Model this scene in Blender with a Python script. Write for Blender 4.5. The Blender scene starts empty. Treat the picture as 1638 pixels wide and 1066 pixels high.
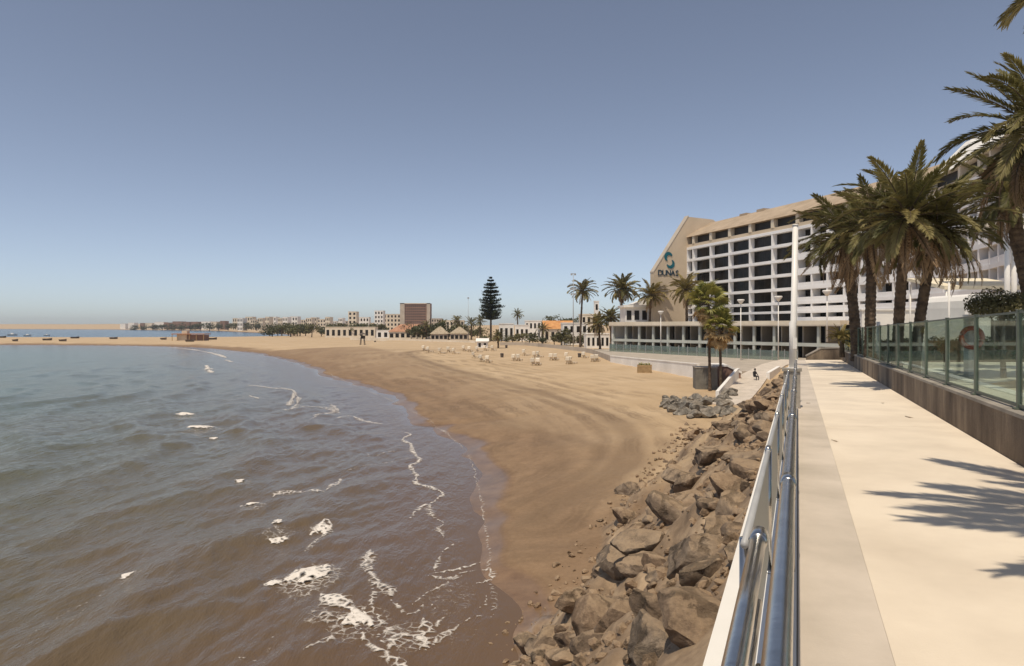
import bpy, bmesh, math, random
import numpy as np
from mathutils import Vector, Matrix, noise as mnoise

random.seed(7)
RS = np.random.RandomState(7)
SC = bpy.context.scene
COL = SC.collection
R = math.radians

# ------------------------------------------------------------------ camera, sky, sun, exposure
ZC = 9.0                      # eye height above the sea
F, CX, HZ = 1050.0, 819.0, 522.0
cam_d = bpy.data.cameras.new('camera')
cam = bpy.data.objects.new('camera', cam_d)
COL.objects.link(cam)
SC.camera = cam
cam.location = (0, 0, ZC)
cam.rotation_euler = (R(90), 0, 0)
cam_d.sensor_width = 36
cam_d.lens = 36 * F / 1638
cam_d.shift_y = -11 / 1638
cam_d.clip_start = 0.05
cam_d.clip_end = 20000

SUN_AZ = R(-154)                    # behind the camera, high summer sun
SUN_EL = R(67)
w = bpy.data.worlds.new('World')
SC.world = w
w.use_nodes = True
nt = w.node_tree
nt.nodes.clear()
sky = nt.nodes.new('ShaderNodeTexSky')
sky.sky_type = 'NISHITA'
sky.sun_disc = False
sky.sun_elevation = SUN_EL
sky.sun_rotation = SUN_AZ
sky.altitude = 0
sky.air_density = 0.62
sky.dust_density = 0.55
sky.ozone_density = 1.6
hsv = nt.nodes.new('ShaderNodeHueSaturation')
hsv.inputs['Saturation'].default_value = 0.70
bg = nt.nodes.new('ShaderNodeBackground')
bg.inputs['Strength'].default_value = 0.125
wo = nt.nodes.new('ShaderNodeOutputWorld')
nt.links.new(sky.outputs[0], hsv.inputs['Color'])
nt.links.new(hsv.outputs[0], bg.inputs[0])
nt.links.new(bg.outputs[0], wo.inputs[0])

sun_d = bpy.data.lights.new('sun', 'SUN')
sun_d.energy = 3.7
sun_d.angle = R(0.5)
sun_d.color = (1.0, 0.88, 0.70)
sun = bpy.data.objects.new('sun', sun_d)
COL.objects.link(sun)
sun.location = (40, 60, 80)
sv = Vector((math.sin(SUN_AZ) * math.cos(SUN_EL), math.cos(SUN_AZ) * math.cos(SUN_EL), math.sin(SUN_EL)))
sun.rotation_euler = sv.to_track_quat('Z', 'Y').to_euler()

SC.view_settings.view_transform = 'Standard'
SC.view_settings.look = 'None'
SC.view_settings.exposure = 0.0
SC.view_settings.gamma = 1
SC.view_settings.use_curve_mapping = False
SC.cycles.max_bounces = 7
SC.cycles.transparent_max_bounces = 24
SC.cycles.volume_bounces = 0


def at(px, py, Y):
    """the place at depth Y that the photograph shows at pixel px, py"""
    return Vector(((px - CX) / F * Y, Y, ZC - (py - HZ) / F * Y))


def onz(px, py, z):
    return at(px, py, (ZC - z) * F / (py - HZ))


# ------------------------------------------------------------------ materials
def new_mat(name):
    m = bpy.data.materials.new(name)
    m.use_nodes = True
    t = m.node_tree
    b = t.nodes['Principled BSDF']
    return m, t, b


def N(t, kind, **kw):
    n = t.nodes.new(kind)
    for k, v in kw.items():
        if k in n.inputs.keys():
            n.inputs[k].default_value = v
        else:
            setattr(n, k, v)
    return n


def ramp(t, fac, stops):
    r = t.nodes.new('ShaderNodeValToRGB')
    el = r.color_ramp.elements
    while len(el) < len(stops):
        el.new(0.5)
    for e, (p, c) in zip(el, stops):
        e.position = p
        e.color = c if len(c) == 4 else (*c, 1)
    t.links.new(fac, r.inputs[0])
    return r.outputs[0]


def mixc(t, fac, a, b, mode='MIX'):
    m = t.nodes.new('ShaderNodeMix')
    m.data_type = 'RGBA'
    m.blend_type = mode
    for s, v in ((0, fac), (6, a), (7, b)):
        if hasattr(v, 'is_linked') or hasattr(v, 'links'):
            t.links.new(v, m.inputs[s])
        else:
            m.inputs[s].default_value = v if s == 0 else (*v[:3], 1)
    return m.outputs[2]


def surf(name, c1, c2=None, rough=0.7, scale=2.0, bump=0.0, bscale=None, metal=0.0, detail=6, rnd=0.0,
         coord='Position', spec=0.4, bdist=0.05, contrast=(0.35, 0.65)):
    m, t, b = new_mat(name)
    c2 = c2 or tuple(min(1, x * 1.25) for x in c1)
    if coord == 'Position':
        co = t.nodes.new('ShaderNodeNewGeometry').outputs['Position']
    else:
        co = t.nodes.new('ShaderNodeTexCoord').outputs['Object']
    n = N(t, 'ShaderNodeTexNoise', Scale=scale, Detail=detail, Roughness=0.6)
    t.links.new(co, n.inputs['Vector'])
    col = ramp(t, n.outputs[0], [(contrast[0], c1), (contrast[1], c2)])
    if rnd:
        oi = t.nodes.new('ShaderNodeObjectInfo')
        mr = N(t, 'ShaderNodeMapRange')
        mr.inputs['To Min'].default_value = 1 - rnd
        mr.inputs['To Max'].default_value = 1 + rnd
        t.links.new(oi.outputs['Random'], mr.inputs['Value'])
        h = t.nodes.new('ShaderNodeHueSaturation')
        t.links.new(mr.outputs[0], h.inputs['Value'])
        t.links.new(col, h.inputs['Color'])
        col = h.outputs[0]
    t.links.new(col, b.inputs['Base Color'])
    b.inputs['Roughness'].default_value = rough
    b.inputs['Metallic'].default_value = metal
    b.inputs['Specular IOR Level'].default_value = spec
    if bump:
        n2 = N(t, 'ShaderNodeTexNoise', Scale=bscale or scale * 6, Detail=8, Roughness=0.65)
        t.links.new(co, n2.inputs['Vector'])
        bp = N(t, 'ShaderNodeBump', Strength=bump, Distance=bdist)
        t.links.new(n2.outputs[0], bp.inputs['Height'])
        t.links.new(bp.outputs[0], b.inputs['Normal'])
    return m


def leafmat(name, c1, c2, rnd=0.25, trans=0.25):
    m, t, b = new_mat(name)
    oi = t.nodes.new('ShaderNodeObjectInfo')
    g = t.nodes.new('ShaderNodeNewGeometry')
    n = N(t, 'ShaderNodeTexNoise', Scale=1.7, Detail=3)
    t.links.new(g.outputs['Position'], n.inputs['Vector'])
    ad = N(t, 'ShaderNodeMath', operation='ADD')
    t.links.new(n.outputs[0], ad.inputs[0])
    mu = N(t, 'ShaderNodeMath', operation='MULTIPLY_ADD')
    mu.inputs[1].default_value = 0.5
    mu.inputs[2].default_value = -0.25
    t.links.new(oi.outputs['Random'], mu.inputs[0])
    t.links.new(mu.outputs[0], ad.inputs[1])
    col = ramp(t, ad.outputs[0], [(0.25, c1), (0.75, c2)])
    t.links.new(col, b.inputs['Base Color'])
    b.inputs['Roughness'].default_value = 0.5
    b.inputs['Specular IOR Level'].default_value = 0.35
    if trans:
        tr = t.nodes.new('ShaderNodeBsdfTranslucent')
        t.links.new(col, tr.inputs['Color'])
        mx = t.nodes.new('ShaderNodeMixShader')
        mx.inputs[0].default_value = trans
        out = t.nodes['Material Output']
        t.links.new(b.outputs[0], mx.inputs[1])
        t.links.new(tr.outputs[0], mx.inputs[2])
        t.links.new(mx.outputs[0], out.inputs['Surface'])
    return m


def glassmat(name, tint, gloss=0.12, solid=0.0, solid_col=(0.3, 0.3, 0.3), rough=0.02):
    m = bpy.data.materials.new(name)
    m.use_nodes = True
    t = m.node_tree
    t.nodes.clear()
    out = t.nodes.new('ShaderNodeOutputMaterial')
    tr = t.nodes.new('ShaderNodeBsdfTransparent')
    tr.inputs[0].default_value = (*tint, 1)
    gl = t.nodes.new('ShaderNodeBsdfGlossy')
    gl.inputs['Roughness'].default_value = rough
    gl.inputs[0].default_value = (0.9, 0.95, 0.93, 1)
    fr = t.nodes.new('ShaderNodeFresnel')
    fr.inputs[0].default_value = 1.45
    mu = N(t, 'ShaderNodeMath', operation='MULTIPLY_ADD')
    mu.inputs[1].default_value = 0.30
    mu.inputs[2].default_value = gloss * 0.3
    mu.use_clamp = True
    t.links.new(fr.outputs[0], mu.inputs[0])
    src = tr.outputs[0]
    if solid:
        di = t.nodes.new('ShaderNodeBsdfDiffuse')
        di.inputs[0].default_value = (*solid_col, 1)
        m0 = t.nodes.new('ShaderNodeMixShader')
        m0.inputs[0].default_value = solid
        t.links.new(tr.outputs[0], m0.inputs[1])
        t.links.new(di.outputs[0], m0.inputs[2])
        src = m0.outputs[0]
    mx = t.nodes.new('ShaderNodeMixShader')
    t.links.new(mu.outputs[0], mx.inputs[0])
    t.links.new(src, mx.inputs[1])
    t.links.new(gl.outputs[0], mx.inputs[2])
    t.links.new(mx.outputs[0], out.inputs['Surface'])
    return m


M = {}
M['white'] = surf('white_paint', (0.74, 0.71, 0.66), (0.86, 0.83, 0.78), 0.6, 0.4, 0.1, 6)
M['hotel'] = surf('hotel_render', (0.76, 0.75, 0.75), (0.86, 0.85, 0.85), 0.65, 0.15, 0.05, 3)
M['tan'] = surf('tan_render', (0.54, 0.44, 0.32), (0.62, 0.51, 0.38), 0.8, 0.2, 0.1, 3)
M['tanroof'] = surf('tan_roof', (0.34, 0.26, 0.18), (0.45, 0.35, 0.25), 0.85, 0.35, 0.3, 3)
M['wingcol'] = surf('shaded_render', (0.40, 0.415, 0.375), (0.50, 0.515, 0.475), 0.7, 0.3)  # shade on the wing front is put into this grey
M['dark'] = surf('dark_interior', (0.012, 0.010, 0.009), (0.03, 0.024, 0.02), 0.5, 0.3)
M['cream'] = surf('cream_render', (0.62, 0.54, 0.42), (0.74, 0.66, 0.54), 0.75, 0.3, 0.1, 4)
M['greige'] = surf('greige_render', (0.40, 0.34, 0.28), (0.5, 0.44, 0.36), 0.75, 0.2)
M['brownwall'] = surf('brown_render', (0.20, 0.115, 0.085), (0.25, 0.15, 0.11), 0.75, 0.1)
M['orange'] = surf('orange_tiles', (0.46, 0.20, 0.07), (0.62, 0.32, 0.12), 0.8, 0.6, 0.3, 4)
M['redroof'] = surf('red_tiles', (0.36, 0.17, 0.10), (0.46, 0.25, 0.15), 0.8, 0.6)
M['thatch'] = surf('thatch', (0.30, 0.24, 0.16), (0.46, 0.38, 0.28), 0.9, 1.5, 0.3)
M['wood'] = surf('weathered_wood', (0.30, 0.20, 0.10), (0.45, 0.31, 0.16), 0.8, 3, 0.3)
M['concrete'] = surf('concrete', (0.22, 0.20, 0.17), (0.36, 0.32, 0.27), 0.85, 1.2, 0.35, 14)
M['greyblock'] = surf('grey_block', (0.13, 0.12, 0.10), (0.21, 0.195, 0.165), 0.85, 0.9, 0.35, 9)
M['steel'] = surf('polished_steel', (0.47, 0.455, 0.43), (0.60, 0.58, 0.545), 0.21, 9, 0.05, 40, metal=1.0)
M['polewhite'] = surf('white_metal', (0.72, 0.69, 0.64), (0.80, 0.77, 0.72), 0.4, 1.5)
M['polegrey'] = surf('grey_metal', (0.30, 0.30, 0.30), (0.42, 0.42, 0.42), 0.4, 1.5)
M['greenmetal'] = surf('green_metal', (0.09, 0.11, 0.085), (0.13, 0.155, 0.12), 0.45, 2)
M['winglass'] = surf('dark_glass', (0.010, 0.009, 0.008), (0.035, 0.030, 0.026), 0.15, 0.35, spec=0.16)
M['teal'] = surf('teal_sign', (0.005, 0.11, 0.15), (0.01, 0.13, 0.17), 0.4, 1)
M['ink'] = surf('dark_sign', (0.02, 0.045, 0.07), (0.03, 0.055, 0.08), 0.4, 1)
M['cloth'] = surf('cream_canvas', (0.66, 0.58, 0.42), (0.78, 0.70, 0.54), 0.85, 2)
M['lounge'] = surf('lounger_canvas', (0.62, 0.54, 0.42), (0.74, 0.66, 0.54), 0.85, 1.0, rnd=0.2)
M['red'] = surf('red_plastic', (0.42, 0.06, 0.03), (0.5, 0.08, 0.05), 0.5, 2)
M['skin'] = surf('skin', (0.33, 0.19, 0.12), (0.38, 0.22, 0.15), 0.6, 3)
M['clothdark'] = surf('dark_clothing', (0.018, 0.018, 0.022), (0.035, 0.033, 0.04), 0.9, 5)
M['hair'] = surf('dark_hair', (0.012, 0.009, 0.007), (0.02, 0.016, 0.012), 0.7, 5)
M['boat'] = surf('dark_boat', (0.06, 0.05, 0.045), (0.12, 0.09, 0.07), 0.6, 2, rnd=0.4)
M['trunk'] = surf('palm_trunk', (0.055, 0.038, 0.026), (0.15, 0.105, 0.07), 0.95, 5, 0.8, 22, bdist=0.04)
M['bark'] = surf('bark', (0.06, 0.045, 0.03), (0.13, 0.095, 0.065), 0.95, 3, 0.5, 12)
M['frond'] = leafmat('palm_leaf', (0.10, 0.10, 0.034), (0.28, 0.245, 0.10), trans=0.32)
M['frondlit'] = leafmat('palm_leaf_lit', (0.13, 0.12, 0.042), (0.31, 0.26, 0.11), trans=0.3)  # lighter copy of the palm leaf, sunlight put into its colour
M['frondfar'] = leafmat('palm_leaf_warm', (0.15, 0.13, 0.045), (0.31, 0.25, 0.11), trans=0.28)
M['frondyel'] = leafmat('palm_leaf_yellow', (0.19, 0.16, 0.04), (0.30, 0.23, 0.08), trans=0.25)
M['fronddead'] = leafmat('palm_leaf_dead', (0.26, 0.165, 0.09), (0.48, 0.34, 0.20), trans=0.12)
M['fan'] = leafmat('fan_leaf', (0.15, 0.16, 0.035), (0.36, 0.33, 0.09), trans=0.3)
M['fandead'] = leafmat('fan_leaf_dead', (0.34, 0.22, 0.09), (0.55, 0.38, 0.17), trans=0.15)
M['crown'] = leafmat('foliage', (0.045, 0.052, 0.018), (0.12, 0.115, 0.045), trans=0.15)
M['crownpale'] = leafmat('foliage_olive', (0.07, 0.07, 0.025), (0.15, 0.13, 0.055), trans=0.15)
M['pine'] = leafmat('pine_needles', (0.012, 0.024, 0.014), (0.035, 0.052, 0.026), trans=0.08)
M['hedge'] = leafmat('hedge_leaf', (0.02, 0.03, 0.01), (0.06, 0.07, 0.025), trans=0.12)
def rockmat(name, pal, top_light):
    """pal: dark, mid, light of two kinds; random per stone picks between them; dust: sunlight put into the colour of upward faces"""
    m, t, b = new_mat(name)
    g = t.nodes.new('ShaderNodeNewGeometry')
    oi = t.nodes.new('ShaderNodeObjectInfo')
    n1 = N(t, 'ShaderNodeTexNoise', Scale=1.9, Detail=10, Roughness=0.68, Distortion=0.6)
    n2 = N(t, 'ShaderNodeTexNoise', Scale=9, Detail=8, Roughness=0.72)
    vo = t.nodes.new('ShaderNodeTexVoronoi')
    vo.feature = 'DISTANCE_TO_EDGE'
    vo.inputs['Scale'].default_value = 0.85
    wv = N(t, 'ShaderNodeVectorMath', operation='ADD')
    mw = mixc(t, 0.75, (0, 0, 0), n1.outputs['Color'])
    t.links.new(g.outputs['Position'], wv.inputs[0])
    t.links.new(mw, wv.inputs[1])
    t.links.new(wv.outputs[0], vo.inputs['Vector'])
    for n in (n1, n2):
        t.links.new(g.outputs['Position'], n.inputs['Vector'])
    a = ramp(t, n1.outputs[0], [(0.30, pal[0]), (0.5, pal[1]), (0.72, pal[2])])
    c2 = ramp(t, n1.outputs[0], [(0.30, pal[3]), (0.5, pal[4]), (0.72, pal[5])])
    c = mixc(t, oi.outputs['Random'], a, c2)
    c = mixc(t, 0.5, c, n2.outputs[0], 'OVERLAY')
    crack = ramp(t, vo.outputs['Distance'], [(0.0, (0.25, 0.25, 0.25)), (0.035, (1, 1, 1))])
    c = mixc(t, 0.5, c, crack, 'MULTIPLY')
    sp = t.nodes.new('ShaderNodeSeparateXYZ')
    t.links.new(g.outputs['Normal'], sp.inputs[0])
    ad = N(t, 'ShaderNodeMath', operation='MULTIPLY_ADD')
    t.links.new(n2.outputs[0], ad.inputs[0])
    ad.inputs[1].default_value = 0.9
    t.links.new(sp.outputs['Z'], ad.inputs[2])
    lit_fac = ramp(t, ad.outputs[0], [(1.05 / 2, (0, 0, 0)), (1.45 / 2, (top_light, top_light, top_light))])
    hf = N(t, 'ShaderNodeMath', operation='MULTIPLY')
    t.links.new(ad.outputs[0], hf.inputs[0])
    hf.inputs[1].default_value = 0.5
    lit_fac.node.inputs[0].links and t.links.remove(lit_fac.node.inputs[0].links[0])
    t.links.new(hf.outputs[0], lit_fac.node.inputs[0])
    c = mixc(t, lit_fac, c, (0.40, 0.29, 0.185))  # pale tan of sunlit rock tops, painted onto upward faces
    t.links.new(c, b.inputs['Base Color'])
    b.inputs['Roughness'].default_value = 0.92
    b.inputs['Specular IOR Level'].default_value = 0.25
    hh_ = N(t, 'ShaderNodeMath', operation='MULTIPLY_ADD')
    t.links.new(n2.outputs[0], hh_.inputs[0])
    hh_.inputs[1].default_value = 0.8
    mn = N(t, 'ShaderNodeMath', operation='MINIMUM')
    t.links.new(vo.outputs['Distance'], mn.inputs[0])
    mn.inputs[1].default_value = 0.05
    ml = N(t, 'ShaderNodeMath', operation='MULTIPLY')
    t.links.new(mn.outputs[0], ml.inputs[0])
    ml.inputs[1].default_value = 9.0
    t.links.new(ml.outputs[0], hh_.inputs[2])
    bp = N(t, 'ShaderNodeBump', Strength=1.0, Distance=0.08)
    t.links.new(hh_.outputs[0], bp.inputs['Height'])
    t.links.new(bp.outputs[0], b.inputs['Normal'])
    return m


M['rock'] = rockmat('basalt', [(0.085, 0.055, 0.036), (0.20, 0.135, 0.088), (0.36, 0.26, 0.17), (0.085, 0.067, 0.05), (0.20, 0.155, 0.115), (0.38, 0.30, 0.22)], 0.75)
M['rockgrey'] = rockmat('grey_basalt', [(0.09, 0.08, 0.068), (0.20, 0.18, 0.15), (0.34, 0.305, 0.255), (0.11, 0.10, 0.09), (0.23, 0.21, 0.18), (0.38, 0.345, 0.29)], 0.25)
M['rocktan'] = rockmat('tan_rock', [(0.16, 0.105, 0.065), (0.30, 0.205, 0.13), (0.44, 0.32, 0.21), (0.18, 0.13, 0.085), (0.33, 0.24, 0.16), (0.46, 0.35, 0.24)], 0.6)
M['pave'] = surf('cream_paving', (0.60, 0.51, 0.405), (0.77, 0.67, 0.54), 0.8, 0.7, 0.2, 70, bdist=0.012, detail=12, contrast=(0.25, 0.6))
M['strip'] = surf('edge_concrete', (0.46, 0.40, 0.33), (0.63, 0.55, 0.465), 0.85, 1.1, 0.25, 60, bdist=0.012, detail=12, contrast=(0.28, 0.66))
M['terrace'] = surf('terrace_paving', (0.36, 0.31, 0.25), (0.46, 0.40, 0.33), 0.8, 0.5)
M['gardenpave'] = surf('garden_paving', (0.50, 0.47, 0.40), (0.64, 0.60, 0.52), 0.8, 0.25)
M['glass'] = glassmat('fence_glass', (0.77, 0.84, 0.79), 0.07, 0.05, (0.22, 0.26, 0.23))
M['glassgrey'] = glassmat('smoked_sheet', (0.55, 0.54, 0.52), 0.06, 0.9, (0.36, 0.335, 0.30), 0.35)
M['glassterr'] = glassmat('terrace_glass', (0.62, 0.70, 0.66), 0.10, 0.35, (0.28, 0.33, 0.31))


def wallmat():
    m, t, b = new_mat('dark_weathered_wall')
    co = t.nodes.new('ShaderNodeNewGeometry').outputs['Position']
    mp = N(t, 'ShaderNodeMapping')
    mp.inputs['Scale'].default_value = (1.0, 1.0, 0.25)
    t.links.new(co, mp.inputs[0])
    n = N(t, 'ShaderNodeTexNoise', Scale=1.3, Detail=9, Roughness=0.65)
    t.links.new(mp.outputs[0], n.inputs['Vector'])
    n3 = N(t, 'ShaderNodeTexNoise', Scale=12, Detail=6, Roughness=0.7)
    t.links.new(co, n3.inputs['Vector'])
    c = ramp(t, n.outputs[0], [(0.33, (0.10, 0.074, 0.055)), (0.5, (0.21, 0.16, 0.115)), (0.66, (0.38, 0.30, 0.215))])
    c = mixc(t, n3.outputs[0], c, (0.30, 0.30, 0.30), 'OVERLAY')
    t.links.new(c, b.inputs['Base Color'])
    b.inputs['Roughness'].default_value = 0.92
    bp = N(t, 'ShaderNodeBump', Strength=0.7, Distance=0.04)
    t.links.new(n3.outputs[0], bp.inputs['Height'])
    t.links.new(bp.outputs[0], b.inputs['Normal'])
    return m


M['stonewall'] = wallmat()


def sandmat():
    m, t, b = new_mat('beach_sand')
    co = t.nodes.new('ShaderNodeNewGeometry').outputs['Position']
    at_ = t.nodes.new('ShaderNodeAttribute')
    at_.attribute_name = 'zones'
    sp = t.nodes.new('ShaderNodeSeparateColor')
    t.links.new(at_.outputs['Color'], sp.inputs[0])
    wet, trk, emb = sp.outputs[0], sp.outputs[1], sp.outputs[2]
    n1 = N(t, 'ShaderNodeTexNoise', Scale=0.12, Detail=6, Roughness=0.6, Distortion=0.8)
    n2 = N(t, 'ShaderNodeTexNoise', Scale=6.0, Detail=8, Roughness=0.7)
    n4 = N(t, 'ShaderNodeTexNoise', Scale=0.9, Detail=7, Roughness=0.65)
    for n in (n1, n2, n4):
        t.links.new(co, n.inputs['Vector'])
    dry = ramp(t, n1.outputs[0], [(0.35, (0.44, 0.315, 0.185)), (0.65, (0.52, 0.385, 0.24))])
    damp = ramp(t, n4.outputs[0], [(0.3, (0.15, 0.089, 0.048)), (0.7, (0.25, 0.158, 0.09))])
    earth = ramp(t, n4.outputs[0], [(0.32, (0.13, 0.09, 0.058)), (0.5, (0.25, 0.175, 0.11)), (0.68, (0.45, 0.33, 0.21))])
    c = mixc(t, wet, dry, damp)
    tm = N(t, 'ShaderNodeMath', operation='MULTIPLY')
    t.links.new(trk, tm.inputs[0])
    tm.inputs[1].default_value = 0.75
    c = mixc(t, tm.outputs[0], c, (0.19, 0.125, 0.072))
    td = t.nodes.new('ShaderNodeAttribute')
    td.attribute_name = 'track_dist'
    nb = N(t, 'ShaderNodeTexNoise', Scale=0.18, Detail=3)
    nk = N(t, 'ShaderNodeTexNoise', Scale=0.10, Detail=4, Roughness=0.6)
    nf_ = N(t, 'ShaderNodeTexNoise', Scale=3.5, Detail=4, Roughness=0.7)
    for n in (nb, nk, nf_):
        t.links.new(co, n.inputs['Vector'])
    dj = N(t, 'ShaderNodeMath', operation='MULTIPLY_ADD')
    t.links.new(nb.outputs[0], dj.inputs[0])
    dj.inputs[1].default_value = 3.2
    t.links.new(td.outputs['Fac'], dj.inputs[2])
    dm = N(t, 'ShaderNodeMath', operation='PINGPONG')
    t.links.new(dj.outputs[0], dm.inputs[0])
    dm.inputs[1].default_value = 1.15
    ln = ramp(t, dm.outputs[0], [(0.0, (0, 0, 0)), (0.40, (0, 0, 0)), (0.70, (1, 1, 1)), (0.86, (0.35, 0.35, 0.35)), (1.0, (0.9, 0.9, 0.9))])
    msk = ramp(t, nk.outputs[0], [(0.42, (0, 0, 0)), (0.62, (1.05, 1.05, 1.05))])
    rng_ = N(t, 'ShaderNodeMapRange')
    rng_.inputs['From Min'].default_value = 26
    rng_.inputs['From Max'].default_value = 10
    ab = N(t, 'ShaderNodeMath', operation='ABSOLUTE')
    t.links.new(td.outputs['Fac'], ab.inputs[0])
    t.links.new(ab.outputs[0], rng_.inputs['Value'])
    m1 = N(t, 'ShaderNodeMath', operation='MULTIPLY')
    t.links.new(ln, m1.inputs[0])
    t.links.new(msk, m1.inputs[1])
    m2 = N(t, 'ShaderNodeMath', operation='MULTIPLY')
    t.links.new(m1.outputs[0], m2.inputs[0])
    t.links.new(rng_.outputs[0], m2.inputs[1])
    m3 = N(t, 'ShaderNodeMath', operation='MULTIPLY_ADD')
    m3.inputs[2].default_value = 0.0
    t.links.new(m2.outputs[0], m3.inputs[0])
    t.links.new(nf_.outputs[0], m3.inputs[1])
    c = mixc(t, m3.outputs[0], c, (0.13, 0.082, 0.045))
    c = mixc(t, emb, c, earth)
    c = mixc(t, 0.35, c, n2.outputs[0], 'SOFT_LIGHT')
    t.links.new(c, b.inputs['Base Color'])
    rr = N(t, 'ShaderNodeMapRange')
    rr.inputs['From Min'].default_value = 0.93
    rr.inputs['From Max'].default_value = 1.0
    rr.inputs['To Min'].default_value = 0.9
    rr.inputs['To Max'].default_value = 0.3
    t.links.new(wet, rr.inputs['Value'])
    t.links.new(rr.outputs[0], b.inputs['Roughness'])
    b.inputs['Specular IOR Level'].default_value = 0.4
    bp = N(t, 'ShaderNodeBump', Strength=0.6, Distance=0.07)
    mm = N(t, 'ShaderNodeMath', operation='MULTIPLY_ADD')
    t.links.new(n4.outputs[0], mm.inputs[0])
    mm.inputs[1].default_value = 1.6
    t.links.new(n2.outputs[0], mm.inputs[2])
    # the wet film at the edge is smooth
    inv = N(t, 'ShaderNodeMapRange')
    inv.inputs['From Min'].default_value = 0.7
    inv.inputs['From Max'].default_value = 1.0
    inv.inputs['To Min'].default_value = 0.6
    inv.inputs['To Max'].default_value = 0.03
    t.links.new(wet, inv.inputs['Value'])
    t.links.new(inv.outputs[0], bp.inputs['Strength'])
    t.links.new(mm.outputs[0], bp.inputs['Height'])
    t.links.new(bp.outputs[0], b.inputs['Normal'])
    return m


def watermat():
    m, t, b = new_mat('sea_water')
    co = t.nodes.new('ShaderNodeNewGeometry').outputs['Position']
    at_ = t.nodes.new('ShaderNodeAttribute')
    at_.attribute_name = 'zones'
    sp = t.nodes.new('ShaderNodeSeparateColor')
    t.links.new(at_.outputs['Color'], sp.inputs[0])
    n1 = N(t, 'ShaderNodeTexNoise', Scale=0.09, Detail=5, Roughness=0.6, Distortion=1.0)
    t.links.new(co, n1.inputs['Vector'])
    sh = N(t, 'ShaderNodeMath', operation='MULTIPLY_ADD')
    t.links.new(n1.outputs[0], sh.inputs[0])
    sh.inputs[1].default_value = 0.22
    ad = N(t, 'ShaderNodeMath', operation='SUBTRACT')
    t.links.new(sp.outputs[0], ad.inputs[0])
    ad.inputs[1].default_value = 0.11
    t.links.new(ad.outputs[0], sh.inputs[2])
    c = ramp(t, sh.outputs[0], [(0.0, (0.140, 0.088, 0.050)), (0.18, (0.130, 0.084, 0.050)), (0.36, (0.128, 0.098, 0.060)),
                                (0.55, (0.118, 0.122, 0.084)), (0.74, (0.094, 0.142, 0.114)), (1.0, (0.050, 0.140, 0.126))])
    c = mixc(t, sp.outputs[1], c, (0.012, 0.045, 0.075))
    t.links.new(c, b.inputs['Base Color'])
    b.inputs['Roughness'].default_value = 0.15
    b.inputs['IOR'].default_value = 1.33
    b.inputs['Specular IOR Level'].default_value = 0.46
    # ripples run along the crests
    w1 = N(t, 'ShaderNodeMapping')
    w1.inputs['Rotation'].default_value = (0, 0, R(20))
    w1.inputs['Scale'].default_value = (1.0, 0.36, 1.0)
    t.links.new(co, w1.inputs[0])
    r1 = N(t, 'ShaderNodeTexNoise', Scale=1.7, Detail=5, Roughness=0.62, Distortion=0.2)
    t.links.new(w1.outputs[0], r1.inputs['Vector'])
    r2 = N(t, 'ShaderNodeTexNoise', Scale=0.28, Detail=3, Roughness=0.5)
    t.links.new(w1.outputs[0], r2.inputs['Vector'])
    mm = N(t, 'ShaderNodeMath', operation='MULTIPLY_ADD')
    t.links.new(r2.outputs[0], mm.inputs[0])
    mm.inputs[1].default_value = 1.3
    t.links.new(r1.outputs[0], mm.inputs[2])
    bp = N(t, 'ShaderNodeBump', Strength=0.9, Distance=0.28)
    t.links.new(sp.outputs[2], bp.inputs['Strength'])
    t.links.new(mm.outputs[0], bp.inputs['Height'])
    t.links.new(bp.outputs[0], b.inputs['Normal'])
    return m


def foammat():
    m, t, b = new_mat('sea_foam')
    co = t.nodes.new('ShaderNodeNewGeometry').outputs['Position']
    at_ = t.nodes.new('ShaderNodeAttribute')
    at_.attribute_name = 'zones'
    sp = t.nodes.new('ShaderNodeSeparateColor')
    t.links.new(at_.outputs['Color'], sp.inputs[0])
    nd = N(t, 'ShaderNodeTexNoise', Scale=2.0, Detail=3)
    t.links.new(co, nd.inputs['Vector'])
    wp = mixc(t, 0.35, (0, 0, 0), nd.outputs['Color'])
    va = N(t, 'ShaderNodeVectorMath', operation='ADD')
    t.links.new(co, va.inputs[0])
    t.links.new(wp, va.inputs[1])
    vo = t.nodes.new('ShaderNodeTexVoronoi')
    vo.feature = 'DISTANCE_TO_EDGE'
    vo.inputs['Scale'].default_value = 3.4
    t.links.new(va.outputs[0], vo.inputs['Vector'])
    n2 = N(t, 'ShaderNodeTexNoise', Scale=5, Detail=6, Roughness=0.7)
    t.links.new(co, n2.inputs['Vector'])
    # cover = amount + noise - lace distance
    a = N(t, 'ShaderNodeMath', operation='MULTIPLY_ADD')
    t.links.new(vo.outputs['Distance'], a.inputs[0])
    a.inputs[1].default_value = -2.2
    t.links.new(sp.outputs[0], a.inputs[2])
    a2 = N(t, 'ShaderNodeMath', operation='MULTIPLY_ADD')
    t.links.new(n2.outputs[0], a2.inputs[0])
    a2.inputs[1].default_value = 1.1
    t.links.new(a.outputs[0], a2.inputs[2])
    mr = N(t, 'ShaderNodeMapRange')
    mr.inputs['From Min'].default_value = 0.72
    mr.inputs['From Max'].default_value = 1.28
    t.links.new(a2.outputs[0], mr.inputs['Value'])
    b.inputs['Base Color'].default_value = (0.74, 0.68, 0.61, 1)
    b.inputs['Roughness'].default_value = 0.8
    t.links.new(mr.outputs[0], b.inputs['Alpha'])
    bp = N(t, 'ShaderNodeBump', Strength=0.8, Distance=0.06)
    t.links.new(n2.outputs[0], bp.inputs['Height'])
    t.links.new(bp.outputs[0], b.inputs['Normal'])
    return m


M['sand'], M['water'], M['foam'] = sandmat(), watermat(), foammat()
M['foamsolid'] = surf('foam_crest', (0.66, 0.61, 0.56), (0.82, 0.78, 0.74), 0.9, 3, 0.6, 9)


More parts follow.
